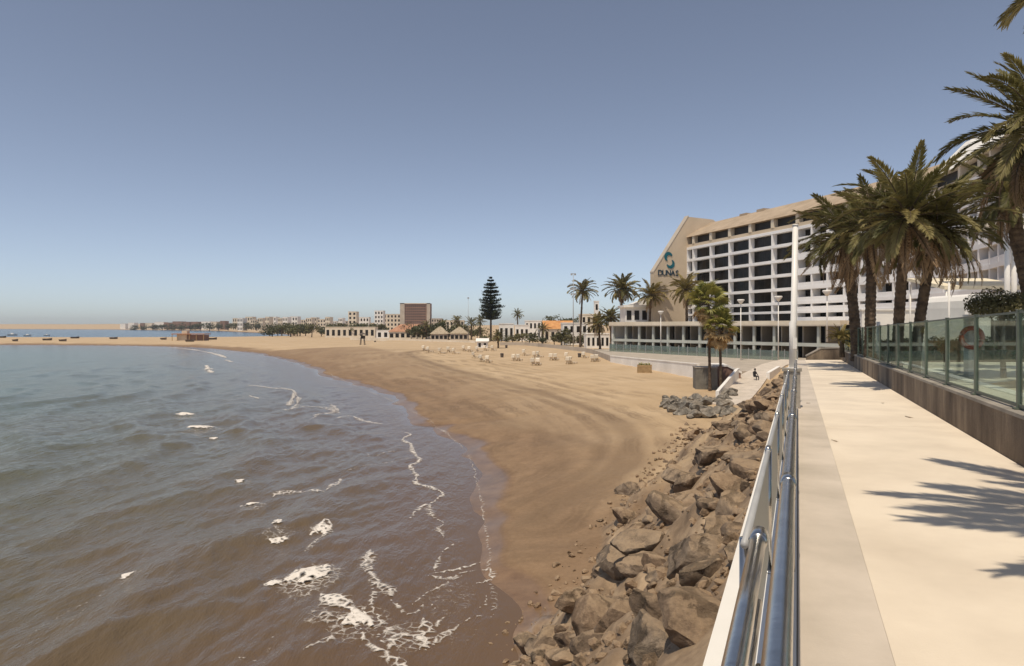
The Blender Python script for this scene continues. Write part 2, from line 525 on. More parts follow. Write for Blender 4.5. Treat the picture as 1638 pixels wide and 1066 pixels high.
# ------------------------------------------------------------------ mesh helpers
class MB:
    def __init__(s):
        s.v, s.f, s.mi = [], [], []

    def add(s, vs, fs, mi=0):
        o = len(s.v)
        s.v += [tuple(v) for v in vs]
        s.f += [tuple(i + o for i in f) for f in fs]
        s.mi += [mi] * len(fs)
        return s

    def box(s, c, size, rz=0, mi=0, tilt=None):
        hx, hy, hz = size[0] / 2, size[1] / 2, size[2] / 2
        m = Matrix.Rotation(rz, 3, 'Z')
        if tilt is not None:
            m = m @ tilt
        c = Vector(c)
        vs = [c + m @ Vector((x * hx, y * hy, z * hz)) for x in (-1, 1) for y in (-1, 1) for z in (-1, 1)]
        return s.add(vs, [(0, 1, 3, 2), (4, 6, 7, 5), (0, 4, 5, 1), (2, 3, 7, 6), (0, 2, 6, 4), (1, 5, 7, 3)], mi)

    def b2(s, lo, hi, mi=0):
        return s.box([(a + b) / 2 for a, b in zip(lo, hi)], [abs(b - a) for a, b in zip(lo, hi)], 0, mi)

    def tube(s, pts, rad, n=8, mi=0, caps=True):
        pts = [Vector(p) for p in pts]
        if not hasattr(rad, '__len__'):
            rad = [rad] * len(pts)
        rings = []
        for i, p in enumerate(pts):
            d = (pts[min(i + 1, len(pts) - 1)] - pts[max(i - 1, 0)]).normalized()
            a = d.cross(Vector((0, 0, 1)) if abs(d.z) < 0.95 else Vector((1, 0, 0))).normalized()
            b = a.cross(d)
            rings.append([p + (a * math.cos(2 * math.pi * k / n) + b * math.sin(2 * math.pi * k / n)) * rad[i] for k in range(n)])
        vs = [v for r_ in rings for v in r_]
        fs = []
        for i in range(len(pts) - 1):
            for k in range(n):
                k2 = (k + 1) % n
                fs.append((i * n + k, (i + 1) * n + k, (i + 1) * n + k2, i * n + k2))
        if caps:
            fs.append(tuple(range(n)))
            fs.append(tuple(range((len(pts) - 1) * n, len(pts) * n))[::-1])
        return s.add(vs, fs, mi)

    def prism(s, poly, axis0, axis1, org, ext, mi=0):
        """polygon (a,b) in the plane axis0/axis1 at org, extruded by ext"""
        org, a0, a1, e = Vector(org), Vector(axis0), Vector(axis1), Vector(ext)
        n = len(poly)
        vs = [org + a0 * p[0] + a1 * p[1] for p in poly]
        vs += [v + e for v in vs]
        fs = [tuple(range(n))[::-1], tuple(range(n, 2 * n))]
        fs += [(i, (i + 1) % n, n + (i + 1) % n, n + i) for i in range(n)]
        return s.add(vs, fs, mi)

    def mesh(s, name, mats, smooth=False, org=None):
        me = bpy.data.meshes.new(name)
        vs = s.v
        if org is not None:
            vs = [(v[0] - org[0], v[1] - org[1], v[2] - org[2]) for v in vs]
        me.from_pydata(vs, [], s.f)
        if not isinstance(mats, (list, tuple)):
            mats = [mats]
        for m in mats:
            me.materials.append(m)
        if len(mats) > 1:
            me.polygons.foreach_set('material_index', s.mi)
        if smooth:
            me.polygons.foreach_set('use_smooth', [True] * len(me.polygons))
        bm = bmesh.new()
        bm.from_mesh(me)
        bmesh.ops.recalc_face_normals(bm, faces=bm.faces)
        bm.to_mesh(me)
        bm.free()
        me.update()
        return me

    def build(s, name, mats, parent=None, smooth=False, org=None):
        """coordinates are world coordinates when org (the root's place) is given, local ones otherwise"""
        return link(name, s.mesh(name, mats, smooth, org), parent)


def link(name, me, parent=None, loc=None, rot=None, scale=None):
    o = bpy.data.objects.new(name, me)
    COL.objects.link(o)
    if parent:
        o.parent = parent
    if loc is not None:
        o.location = loc
    if rot is not None:
        o.rotation_euler = rot
    if scale is not None:
        o.scale = scale
    return o


def tag(o, label=None, cat=None, group=None, kind=None):
    if label:
        o['label'] = label
    if cat:
        o['category'] = cat
    if group:
        o['group'] = group
    if kind:
        o['kind'] = kind
    return o


def thing(name, label, cat, loc=(0, 0, 0), rz=0, group=None):
    o = link(name, None, None, loc, (0, 0, rz))
    return tag(o, label, cat, group)


def copy_tree(o, parent=None):
    c = o.copy()
    COL.objects.link(c)
    c.parent = parent
    for ch in list(o.children):
        copy_tree(ch, c)
    return c


# ------------------------------------------------------------------ shape of the land
def vnoise(x, y, seed=0):
    xi, yi = np.floor(x).astype(np.int64), np.floor(y).astype(np.int64)
    xf, yf = x - xi, y - yi
    u, v = xf * xf * (3 - 2 * xf), yf * yf * (3 - 2 * yf)

    def h(a, b):
        n = (a * 374761393 + b * 668265263 + seed * 974711) & 0x7fffffff
        n = ((n ^ (n >> 13)) * 1274126177) & 0x7fffffff
        return ((n ^ (n >> 16)) & 0xffff) / 65535.0
    a, b, c, d = h(xi, yi), h(xi + 1, yi), h(xi, yi + 1), h(xi + 1, yi + 1)
    return ((a * (1 - u) + b * u) * (1 - v) + (c * (1 - u) + d * u) * v) * 2 - 1


def fbm(x, y, seed=0, o=4):
    s, a, t = 0, 1.0, 0
    for k in range(o):
        s = s + a * vnoise(x * 2 ** k, y * 2 ** k, seed + k)
        t += a
        a *= 0.5
    return s / t


def sstep(x, a, b):
    t = np.clip((x - a) / (b - a), 0, 1)
    return t * t * (3 - 2 * t)


def catmull(p, k=6):
    p = [np.array(q, float) for q in p]
    out = []
    for i in range(len(p) - 1):
        p0, p1, p2, p3 = p[max(i - 1, 0)], p[i], p[i + 1], p[min(i + 2, len(p) - 1)]
        for j in range(k):
            t = j / k
            out.append(0.5 * (2 * p1 + (p2 - p0) * t + (2 * p0 - 5 * p1 + 4 * p2 - p3) * t * t + (3 * p1 - p0 - 3 * p2 + p3) * t ** 3))
    out.append(p[-1])
    return out


def polydist(x, y, pts, closed=False):
    pts = np.array(pts, float)
    if closed:
        pts = np.vstack([pts, pts[:1]])
    best = np.full(x.shape, 1e18)
    for a, b in zip(pts[:-1], pts[1:]):
        e = b - a
        t = np.clip(((x - a[0]) * e[0] + (y - a[1]) * e[1]) / (e @ e + 1e-12), 0, 1)
        dx, dy = x - a[0] - t * e[0], y - a[1] - t * e[1]
        best = np.minimum(best, dx * dx + dy * dy)
    return np.sqrt(best)


def inside(x, y, pts):
    pts = np.array(pts, float)
    r = np.zeros(x.shape, bool)
    j = len(pts) - 1
    for i in range(len(pts)):
        a, b = pts[i], pts[j]
        c = ((a[1] > y) != (b[1] > y)) & (x < (b[0] - a[0]) * (y - a[1]) / (b[1] - a[1] + 1e-12) + a[0])
        r ^= c
        j = i
    return r


def sea(px, py):
    p = onz(px, py, 0)
    return (p.x, p.y)


near_shore = [(-60, -900), (-30, -300), (-9, -60), (-2.0, 0), (-0.9, 10), sea(796, 1066), sea(790, 960), sea(782, 880), sea(770, 800),
              sea(752, 728), sea(708, 690), sea(655, 655), sea(590, 625), sea(520, 597), sea(460, 578), sea(410, 566),
              sea(350, 559), sea(290, 555.5), sea(200, 553.5), sea(100, 552.5), sea(0, 552), (-420, 312), (-620, 330)]
SHORE = catmull(near_shore, 6) + [np.array(q) for q in [(-700, 420), (-620, 500), (-388, 497), (-300, 486), (-225, 500), (-190, 560), (-234, 690),
         (-420, 1010), (-629, 1350), (-1045, 1718), (-1638, 2060), (-3190, 2330), (-6500, 2600), (-6500, 7000), (7000, 7000), (7000, -900)]]
TN = 0.4352                                  # the promenade runs TN to the right per metre ahead


def promz(y):
    return 7.4 - 0.01238 * y


PLAT = [(-0.48 - 60 * TN, -60), (-0.48 + 41 * TN, 41), (19.2, 43.5), (24, 47), (33, 62), (50, 96), (58, 112), (75, 122), (400, 122), (400, -60)]
RAMP = [(19.3, 58.5, 2.05), (21.6, 63.5, 2.25), (24.6, 69.5, 2.55), (29.2, 79, 3.1), (35.5, 89, 3.8), (41, 96, 4.1)]


def shore_d(x, y):
    d = polydist(x, y, SHORE, True)
    d = np.where(inside(x, y, SHORE), d, -d)
    r = np.hypot(x, y)
    return d + (0.9 * vnoise(x / 5.0, y / 5.0, 3) + 0.5 * vnoise(x / 1.9, y / 1.9, 5)) * (r < 250) + 2.0 * vnoise(x / 30, y / 30, 9) * (r > 60)


def land(x, y, detail=True):
    """height, shore distance, slope amount"""
    d = shore_d(x, y)
    far = sstep(y, 200, 330) * (x < -60)
    top = 2.1 - 0.7 * far
    zb = np.where(d > 0, top * (1 - np.exp(-np.maximum(d, 0) / 13.0)), np.maximum(d * 0.07, -6))
    zb = zb + 9 * sstep(d, 80, 500) * sstep(y, 330, 900)
    dune = sstep(y, 1500, 2000) * sstep(d, 0, 180) * (x < -300)
    zb = zb + dune * (6 + 5 * fbm(x / 260, y / 130, 21))
    if detail:
        zb = zb + 0.05 * fbm(x / 1.7, y / 1.7, 31) * sstep(d, 2, 8)
    e = polydist(x, y, PLAT, True)
    ins = inside(x, y, PLAT)
    dX = x - TN * y
    steep = 0.97 - 0.18 * sstep(y, 20, 32)
    ptop = promz(np.clip(y, -60, 60)) - 0.35
    garden = sstep(dX, 3.0, 3.25) * 0.62
    n = fbm(x / 2.2, y / 2.2, 41) * 0.5 + 0.42 * fbm(x / 0.75, y / 0.75, 47, 4) if detail else 0
    drop = np.maximum(0, e - 0.1)
    zs = ptop - 0.55 - drop * steep + n * sstep(drop, 0.2, 1.5)
    slope = sstep(zs - zb, -0.25, 0.35) * (~ins)
    z = np.where(ins, ptop + garden, np.maximum(zb, zs))
    # the ramp is cut into the slope
    rp = np.array(RAMP)
    best = np.full(x.shape, 1e9)
    rz = np.zeros(x.shape)
    for a, b in zip(rp[:-1], rp[1:]):
        ee = (b - a)[:2]
        t = np.clip(((x - a[0]) * ee[0] + (y - a[1]) * ee[1]) / (ee @ ee), 0, 1)
        q = np.hypot(x - a[0] - t * ee[0], y - a[1] - t * ee[1])
        zz = a[2] + t * (b[2] - a[2])
        rz = np.where(q < best, zz, rz)
        best = np.minimum(best, q)
    fill = rz - 0.12 - np.maximum(best - 1.6, 0) * 0.5
    cut = rz - 0.12 + np.maximum(best - 1.6, 0) * 0.8
    z = np.where(ins, z, np.minimum(np.maximum(z, fill), cut))
    return z, d, slope


def zat(x, y):
    z, _, _ = land(np.array([float(x)]), np.array([float(y)]))
    return float(z[0])


def slope_pt(px_, py_):
    """march along the sight line through this pixel to the ground"""
    d_ = Vector(((px_ - CX) / F, 1, -(py_ - HZ) / F))
    Ys = np.linspace(8, 90, 1600)
    zz, _, _ = land(d_.x * Ys, Ys)
    hit = np.argmax(ZC + d_.z * Ys < zz)
    return d_.x * Ys[hit], Ys[hit]


EARTH = [slope_pt(*q) for q in ((1258, 600), (1215, 628), (1170, 665), (1130, 700), (1092, 735), (1062, 775), (1045, 800))]


def wave(x, y, d):
    s = -d
    r = np.hypot(x, y)
    ph = s / 7.5 + 0.55 * vnoise(x / 30, y / 22, 61) + 0.25 * vnoise(x / 9, y / 14, 63)
    c = 0.5 + 0.5 * np.sin(2 * np.pi * ph)
    env = 0.34 * sstep(s, 1.0, 12) * (1 - 0.35 * sstep(s, 30, 80))
    h = env * (c ** 2.6) * (0.65 + 0.5 * vnoise(x / 12, y / 26, 65)) * (1 - sstep(r, 120, 260))
    rip = 0.10 * vnoise(x / 1.3 - y * 0.26, y / 3.0, 67) + 0.05 * vnoise(x / 0.5 - y * 0.6, y / 1.0, 69) + 0.03 * vnoise(x / 0.28 + y * 0.5, y / 0.6, 70)
    return h + rip * sstep(s, 0.5, 7) * (1 - sstep(r, 60, 130)) + 0.02 * sstep(s, 0, 3)


def polar(a0, a1, dense, r0, r1, ratio, na, nb):
    ang = np.concatenate([np.linspace(a0, -dense, nb, endpoint=False), np.linspace(-dense, dense, na, endpoint=False), np.linspace(dense, a1, nb)])
    nr = int(math.log(r1 / r0) / math.log(ratio)) + 1
    rad = r0 * ratio ** np.arange(nr + 1)
    A, Rr = np.meshgrid(np.radians(ang), rad)
    return Rr * np.sin(A), Rr * np.cos(A), nr + 1, len(ang)


def grid_mesh(name, x, y, z, nr, na, zones, mat, keep=None, close=False, org=(0, 0, 0)):
    idx = np.arange(nr * na).reshape(nr, na)
    q = np.stack([idx[:-1, :-1], idx[:-1, 1:], idx[1:, 1:], idx[1:, :-1]], -1).reshape(-1, 4)
    if keep is not None:
        k = keep.reshape(nr, na)
        kq = (k[:-1, :-1] | k[:-1, 1:] | k[1:, 1:] | k[1:, :-1]).reshape(-1)
        q = q[kq]
        used = np.unique(q)
        remap = np.full(nr * na, -1)
        remap[used] = np.arange(len(used))
        q = remap[q]
    else:
        used = np.arange(nr * na)
    q = q[:, ::-1]
    me = bpy.data.meshes.new(name)
    co = np.stack([x.ravel()[used], y.ravel()[used], z.ravel()[used]], -1)
    me.vertices.add(len(co))
    me.vertices.foreach_set('co', co.ravel())
    me.loops.add(q.size)
    me.loops.foreach_set('vertex_index', q.ravel().astype(np.int32))
    me.polygons.add(len(q))
    me.polygons.foreach_set('loop_start', np.arange(0, q.size, 4, dtype=np.int32))
    me.polygons.foreach_set('use_smooth', np.ones(len(q), bool))
    ca = me.attributes.new('zones', 'FLOAT_COLOR', 'POINT')
    zz = np.concatenate([np.stack([c.ravel()[used] for c in zones], -1), np.ones((len(used), 1))], 1)
    ca.data.foreach_set('color', zz.ravel().astype(np.float32))
    me.materials.append(mat)
    me.update(calc_edges=True)
    me.validate()
    return link(name, me)


# --- sand and ground: one sheet
x, y, nr, na = polar(-180, 180, 44, 2.5, 4400, 1.0125, 470, 60)
z, d, slope = land(x.ravel(), y.ravel())
xr, yr = x.ravel(), y.ravel()


def beachline(pts, zz=1.6):
    return [(p.x, p.y) for p in (onz(a, b, zz) for a, b in pts)]


track = beachline([(680, 563), (652, 566), (668, 575), (720, 590), (790, 606), (860, 625), (930, 646), (985, 668), (1010, 690), (1006, 715), (965, 742), (900, 765), (850, 790)])
damp_poly = beachline([(600, 556), (652, 566), (668, 575), (720, 590), (790, 606), (860, 625), (930, 646), (985, 668), (1010, 690), (1006, 715), (985, 760), (960, 850), (900, 960), (840, 1066), (815, 1300)], 1.6)
damp_poly = [np.array(q) for q in catmull(damp_poly, 4)]
damp_line = list(damp_poly)
damp_poly += [np.array(sea(*q)) for q in ((640, 1300), (700, 1066), (700, 880), (660, 728), (560, 655), (470, 600), (380, 566))]
track2 = beachline([(560, 592), (640, 612), (740, 640), (830, 668), (880, 695), (900, 720), (890, 745), (840, 775)], 1.2)
track3 = beachline([(700, 640), (800, 665), (900, 690), (960, 712), (930, 742), (860, 760)], 1.3)
tk = np.exp(-(polydist(xr, yr, catmull(track, 5)) / (0.9 + 0.008 * yr.clip(0, 300))) ** 2) * 0.95
for k_, tr_ in enumerate((track2, track3)):
    tk = np.maximum(tk, np.exp(-(polydist(xr, yr, catmull(tr_, 5)) / 0.7) ** 2) * 0.55)
dd = polydist(xr, yr, catmull(track, 5))
rutm = np.exp(-((dd - 3.2) / 2.6) ** 2) * (0.5 + 0.5 * np.sin(dd * 4.2)) * (yr < 90) * (yr > 20)
tk = np.clip(tk + 0.32 * rutm + 0.30 * fbm(xr / 4 + yr / 30, yr / 9, 71) * sstep(50 - yr, -60, 10), 0, 1) * (d > 1)
streak = vnoise(dd * 0.9 + 3, yr / 16, 97) * 0.5 + vnoise(dd * 2.6, yr / 9, 98) * 0.35 + fbm(xr / 1.2, yr / 1.2, 99) * 0.3
tk = np.clip(tk + 0.42 * np.maximum(streak, -0.2) * sstep(d, 3, 7) * (1 - sstep(dd, 14, 30)) * sstep(140 - yr, 0, 60), 0, 1)
z = z - 0.05 * tk * (d > 3) * (yr < 150)
wn = fbm(xr / 7, yr / 11, 75) * 4.5 + fbm(xr / 1.8, yr / 3.0, 77) * 1.4
wet = 1 - sstep(d + wn * sstep(d, 1, 6), 3.0, 14.0 - 3 * sstep(yr, 60, 120))
wet = np.where(d < 1.6, 1.0, np.minimum(wet, 0.93)) * (1 - sstep(d, 1.0, 1.6) * 0.07)
tt_ = np.maximum(d, 0) / (np.maximum(d, 0) + polydist(xr, yr, damp_line) + 1e-3)
damp2 = inside(xr, yr, damp_poly) * (0.86 - 0.42 * tt_ + 0.22 * fbm(xr / 5, yr / 14, 91)) * sstep(polydist(xr, yr, damp_line), 0, 1.2 + 0.02 * yr.clip(0, 300))
wet = np.maximum(wet, np.clip(damp2, 0, 0.9))
ed_ = polydist(xr, yr, EARTH)
slope = slope * (1 - 0.92 * (1 - sstep(ed_ + 0.35 * fbm(xr / 0.8, yr / 0.8, 95), 0.8, 1.3)))
near_side = np.where(inside(xr, yr, damp_poly), 1.0, -1.0)
ground = grid_mesh('ground', xr, yr, z, nr, na, (wet, tk, slope), M['sand'])
ta = ground.data.attributes.new('track_dist', 'FLOAT', 'POINT')
ta.data.foreach_set('value', (dd * near_side).astype(np.float32))
tag(ground, 'tan sand beach with a damp brown strip along the water and an earth bank', kind='structure')

# --- water
x, y, nr, na = polar(-120, 14, 44, 6, 4300, 1.0105, 560, 40)
x, y = x.ravel(), y.ravel()
d = shore_d(x, y)
zw = wave(x, y, d)
deep = np.clip(np.log1p(np.maximum(-d, 0) / 4.0) / math.log1p(220 / 4.0), 0, 1)
outer = sstep(y, 460, 480) * 1.0
rr_ = np.hypot(x, y)
bstr = 0.45 + 0.35 * sstep(-d, 3, 30)
bstr = bstr * sstep(-d, -0.4, 1.5)
water = grid_mesh('sea', x, y, zw, nr, na, (deep, outer, bstr), M['water'], keep=(d < 2.5))
tag(water, 'sea turning from teal to sandy brown where it laps the beach', kind='structure')

# ------------------------------------------------------------------ promenade, wall, railing
def pr(Y, dX, h):
    return Vector((dX + Y * TN, Y, promz(Y) + h))


def strip(name, x0, x1, y0, y1, h0, h1, mat, label, parent=None, org=None, seg=1):
    b = MB()
    for i in range(seg):
        ya, yb = y0 + (y1 - y0) * i / seg, y0 + (y1 - y0) * (i + 1) / seg
        vs = [pr(Y, dX, h) for Y in (ya, yb) for dX in (x0, x1) for h in (h0, h1)]
        fs = [(0, 2, 3, 1), (4, 5, 7, 6), (0, 1, 5, 4), (2, 6, 7, 3), (0, 4, 6, 2), (1, 3, 7, 5)]
        b.add(vs, fs)
    o = b.build(name, mat, parent, org=org)
    if parent is None:
        tag(o, label, kind='structure')
    return o


YE = 41.0
# paving laid in long bays with thin joints
edges = [-8, 0.2, 11.4, 22.6, 33.8, YE]
pv = strip('promenade', 0.4735, 2.72, -8, YE, -0.5, -0.02, M['strip'], 'cream paved promenade between the railing and the dark wall')
for a, b_ in zip(edges[:-1], edges[1:]):
    strip('paving_bay', 0.4735, 2.715, a + 0.004, b_ - 0.004, -0.019, 0.0, M['pave'], None, pv)
es = strip('promenade_edge', -0.002, 0.4715, -8, YE, -0.5, -0.025, M['strip'], 'greyer concrete strip along the foot of the railing')
for a, b_ in zip(edges[:-1], edges[1:]):
    strip('edge_slab', 0.0, 0.4725, a + 0.004, b_ - 0.004, -0.024, -0.0015, M['strip'], None, es)

sw = thing('sea_wall', 'white painted concrete plinth carrying the steel railing above the boulders', 'sea wall', pr(5, -0.24, 0))
strip('plinth', -0.45, -0.006, -8, YE, -0.9, 0.03, M['white'], None, sw, org=sw.location, seg=4)
strip('wall_face', -0.40, -0.05, -8, YE, -4.0, -0.902, M['concrete'], None, sw, org=sw.location, seg=4)

gw = thing('garden_wall', 'low dark weathered wall along the right side of the promenade', 'wall', pr(10, 2.9, 0))
ys = [-3, 4.4, 9.7, 15.0, 21.2, 28, YE]
for i, (a, b_) in enumerate(zip(ys[:-1], ys[1:])):
    strip('wall_panel', 2.722, 3.02 + (0.006 if i % 2 else 0), a + 0.006, b_ - 0.006, -0.5, 0.575, M['stonewall'], None, gw, org=gw.location)
    strip('coping', 2.700, 3.05, a + 0.004, b_ - 0.004, 0.577, 0.625, M['concrete'], None, gw, org=gw.location)

# cross wall closing the far end of the promenade, the path leaves to its left
cw = thing('end_wall', 'short brown stone wall across the far end of the promenade', 'wall', pr(YE + 0.6, 1.6, 0))
b = MB()
p0, p1, p2 = pr(YE + 0.4, 0.55, 0), pr(YE + 0.4, 1.3, 0), pr(YE + 0.4, 3.04, 0)
b.prism([(0, -0.6), (0, 0.18), (0.9, 0.66), (2.52, 0.70), (2.52, -0.6)], (1, 0, 0), (0, 0, 1), p0, (0.15, 0.4, 0))
b.build('wall_body', M['stonewall'], cw, org=cw.location)
b = MB()
b.prism([(-0.03, 0.19), (0.9, 0.68), (2.52, 0.72), (2.52, 0.79), (0.88, 0.75), (-0.03, 0.26)], (1, 0, 0), (0, 0, 1), p0 + Vector((0, -0.03, 0)), (0.15, 0.47, 0))
b.build('coping', M['concrete'], cw, org=cw.location)

# glass fence on the wall
fn = thing('glass_fence', 'green tinted glass fence with slim green posts standing on the dark wall', 'fence', pr(10, 2.87, 0.63))
posts = [4.4 + 2.05 * i for i in range(-2, 18)]
for i, Y in enumerate(posts):
    b = MB()
    q = pr(Y, 2.87, 0.628)
    b.box(q + Vector((0, 0, 0.64)), (0.055, 0.055, 1.28), math.atan(-TN))
    b.box(q + Vector((0, 0, 0.012)), (0.13, 0.13, 0.02), math.atan(-TN))
    b.box(q + Vector((0, 0, 1.285)), (0.065, 0.065, 0.012), math.atan(-TN))
    b.build('post', M['greenmetal'], fn, org=fn.location)
    if i < len(posts) - 1:
        Y2 = posts[i + 1]
        strip('pane', 2.864, 2.876, Y + 0.05, Y2 - 0.05, 0.70, 1.87, M['glass'], None, fn, org=fn.location)
        strip('bottom_rail', 2.852, 2.888, Y + 0.03, Y2 - 0.03, 0.655, 0.698, M['greenmetal'], None, fn, org=fn.location)
        strip('top_rail', 2.855, 2.885, Y + 0.03, Y2 - 0.03, 1.872, 1.90, M['greenmetal'], None, fn, org=fn.location)

# railing
rl = thing('steel_railing', 'polished steel railing with round handrail above the boulders', 'railing', pr(4, -0.1, 0.03))
O = rl.location
RE = 13.6


OX = lambda Y: -0.145 if Y < 2.3 else -0.195


def rail(name, dX, h, r, y0, y1, mat=M['steel'], n=20):
    b = MB()
    b.tube([pr(y0 + (y1 - y0) * k / 6, dX, h) for k in range(7)], r, n)
    return b.build(name, mat, rl, True, O)


rail('handrail', -0.035, 1.05, 0.0245, -1.6, RE)
rail('middle_rail', -0.145, 0.84, 0.028, -1.6, 2.45)
rail('panel_rail', -0.195, 0.83, 0.015, 2.40, RE, M['polegrey'], n=12)
rail('thin_rail', -0.145, 0.60, 0.013, -1.6, 2.45, n=12)
rail('thin_rail', -0.145, 0.36, 0.013, -1.6, 2.45, n=12)
rail('thin_rail', -0.145, 0.14, 0.013, -1.6, 2.45, n=12)
pY = [0.55 + 1.9 * k for k in range(-1, 8)]
pY = [v for v in pY if v < RE] + [RE]
for k, Y in enumerate(pY):
    b = MB()
    b.tube([pr(Y, OX(Y), 0.03), pr(Y, OX(Y), 0.84)], 0.022, 14)
    b.tube([pr(Y, -0.035, 0.03), pr(Y, -0.035, 1.04)], 0.016, 12)
    post = b.build('post', M['steel'], rl, True, O)
    for dX, h, r in ((-0.035, 1.05, 0.0275), (-0.145 if Y < 2.6 else OX(Y), 0.84, 0.032 if Y < 2.6 else 0.019)):
        b = MB()
        b.tube([pr(Y - 0.05, dX, h), pr(Y - 0.046, dX, h), pr(Y + 0.046, dX, h), pr(Y + 0.05, dX, h)], [r * 0.9, r, r, r * 0.9], 20)
        b.build('sleeve', M['steel'], post, True, O)
    b = MB()
    b.tube([pr(Y, OX(Y), 0.031), pr(Y, OX(Y), 0.045)], 0.055, 16)
    b.build('base_flange', M['steel'], post, True, O)
for a, b_ in zip(pY[1:-1], pY[2:]):
    if a > 2.2:
        strip('infill_sheet', -0.199, -0.191, a + 0.03, b_ - 0.03, 0.12, 0.815, M['glassgrey'], None, rl, org=O)

# lamp post on its block
lb = at(1273, 590, 14.2)
blk = thing('concrete_block', 'brown concrete block at the railing end carrying the white lamp post', 'block', (lb.x - 0.02, 14.35, promz(14.3) - 0.6))
b = MB()
zb0 = promz(14.3) - 0.9
b.box((lb.x - 0.02, 14.35, (zb0 + lb.z) / 2 - 0.03), (0.34, 0.34, lb.z - zb0 - 0.06), math.atan(-TN))
b.build('block_body', M['concrete'], blk, org=blk.location)
b = MB()
b.box((lb.x - 0.02, 14.35, lb.z - 0.029), (0.40, 0.40, 0.058), math.atan(-TN))
b.build('block_cap', M['concrete'], blk, org=blk.location)
lp = thing('lamp_post', 'tall plain white lamp post standing on the block at the railing end', 'lamp post', (lb.x, 14.35, lb.z))
h = (590 - 362) / F * 14.35
b = MB()
b.tube([(0, 0, 0), (0, 0, 0.012)], 0.13, 20)
b.build('base_plate', M['polewhite'], lp, True)
b = MB()
b.tube([(0, 0, 0.012), (0.0, 0, h * 0.32), (0.02, 0, h * 0.33), (0.055, 0, h)], [0.076, 0.074, 0.066, 0.058], 20)
b.build('pole', M['polewhite'], lp, True)
b = MB()
b.tube([(0.055, 0, h + 0.001), (0.055, 0, h + 0.03)], [0.07, 0.05], 20)
b.build('pole_cap', M['polewhite'], lp, True)
b = MB()
b.box((0, -0.09, 0.55), (0.09, 0.02, 0.24))
b.build('access_door', M['polewhite'], lp)

# ramp to the beach
b = MB()
rp = [Vector(p) for p in RAMP]
for i in range(len(rp) - 1):
    for s in (0,):
        a, c = rp[i], rp[i + 1]
        def side(k):
            d_ = (rp[min(k + 1, len(rp) - 1)] - rp[max(k - 1, 0)])
            d_.z = 0
            d_.normalize()
            return Vector((d_.y, -d_.x, 0))
        n0, n1 = side(i), side(i + 1)
        w_ = 1.6
        vs = [a - n0 * w_, a + n0 * w_, c + n1 * w_, c - n1 * w_]
        vs += [v - Vector((0, 0, 0.3)) for v in vs]
        b.add(vs, [(0, 1, 2, 3), (4, 7, 6, 5), (0, 3, 7, 4), (1, 5, 6, 2)] + ([(0, 4, 5, 1)] if i == 0 else []) + ([(2, 6, 7, 3)] if i == len(rp) - 2 else []))
ramp_o = b.build('ramp', M['strip'])
tag(ramp_o, 'pale concrete path rising from the sand to the hotel terrace', kind='structure')
kw = thing('kerb_wall', 'white low wall sloping down along the left side of the beach path', 'wall', (24, 70, 2))
b = MB()
ka, kb = Vector((26.6, 77.5, 0)), Vector((19.6, 63.2, 0))
kd = (kb - ka)
kn = Vector((-kd.y, kd.x, 0)).normalized() * 0.32
b.prism([(0, 1.4), (0, 4.05), (0.12, 4.05), (1, 2.75), (1, 1.4)], kd, (0, 0, 1), ka, kn)
b.build('wall_body', M['white'], kw, org=kw.location)
kr = thing('kerb_block', 'short white kerb at the right side of the beach path beside the seated person', 'kerb', (30, 78, 3))
b = MB()
b.prism([(0, 2.4), (0, 3.6), (1, 3.9), (1, 2.4)], (4.2, 7.2, 0), (0, 0, 1), (29.6, 76.5, 0), (0.35, -0.2, 0))
b.build('kerb_body', M['white'], kr, org=kr.location)
# garden terrace behind the glass
b = MB()
g0, g1, g2, g3 = pr(-6, 3.1, 0.30), pr(44, 3.1, 0.30), Vector((62, 78, 6.75)), Vector((62, -6, 7.9))
b.add([g0, g3, g2, g1, *[Vector(p) - Vector((0, 0, 0.2)) for p in (g0, g3, g2, g1)]], [(0, 1, 2, 3), (0, 4, 5, 1), (1, 5, 6, 2), (2, 6, 7, 3), (3, 7, 4, 0)])
tag(b.build('pool_terrace', M['gardenpave']), 'pale paved hotel terrace behind the glass fence', kind='structure')

# ------------------------------------------------------------------ hotel
def offs(poly, dep):
    """the polyline moved inland (away from the sea) by dep"""
    out = []
    n = len(poly)
    for i in range(n):
        a, c = poly[max(i - 1, 0)], poly[min(i + 1, n - 1)]
        ns = []
        for p, q in ((a, poly[i]), (poly[i], c)):
            v = Vector((q[0] - p[0], q[1] - p[1]))
            if v.length > 1e-6:
                v.normalize()
                ns.append(Vector((-v.y, v.x)))
        m_ = ns[0] if len(ns) == 1 else (ns[0] + ns[1]).normalized() / max(0.5, (ns[0] + ns[1]).normalized().dot(ns[0]))
        out.append((poly[i][0] + m_.x * dep, poly[i][1] + m_.y * dep))
    return out


def ribbon(mb, poly, prof, mi=0, closed=True):
    """profile points (depth inland, z) swept along the plan polyline"""
    lines = [offs(poly, p[0]) for p in prof]
    n, k = len(poly), len(prof)
    vs = [(lines[j][i][0], lines[j][i][1], prof[j][1]) for i in range(n) for j in range(k)]
    fs = []
    for i in range(n - 1):
        for j in range(k if closed else k - 1):
            j2 = (j + 1) % k
            fs.append((i * k + j, i * k + j2, (i + 1) * k + j2, (i + 1) * k + j))
    if closed:
        fs += [tuple(range(k)), tuple(range((n - 1) * k, n * k))[::-1]]
    mb.add(vs, fs, mi)


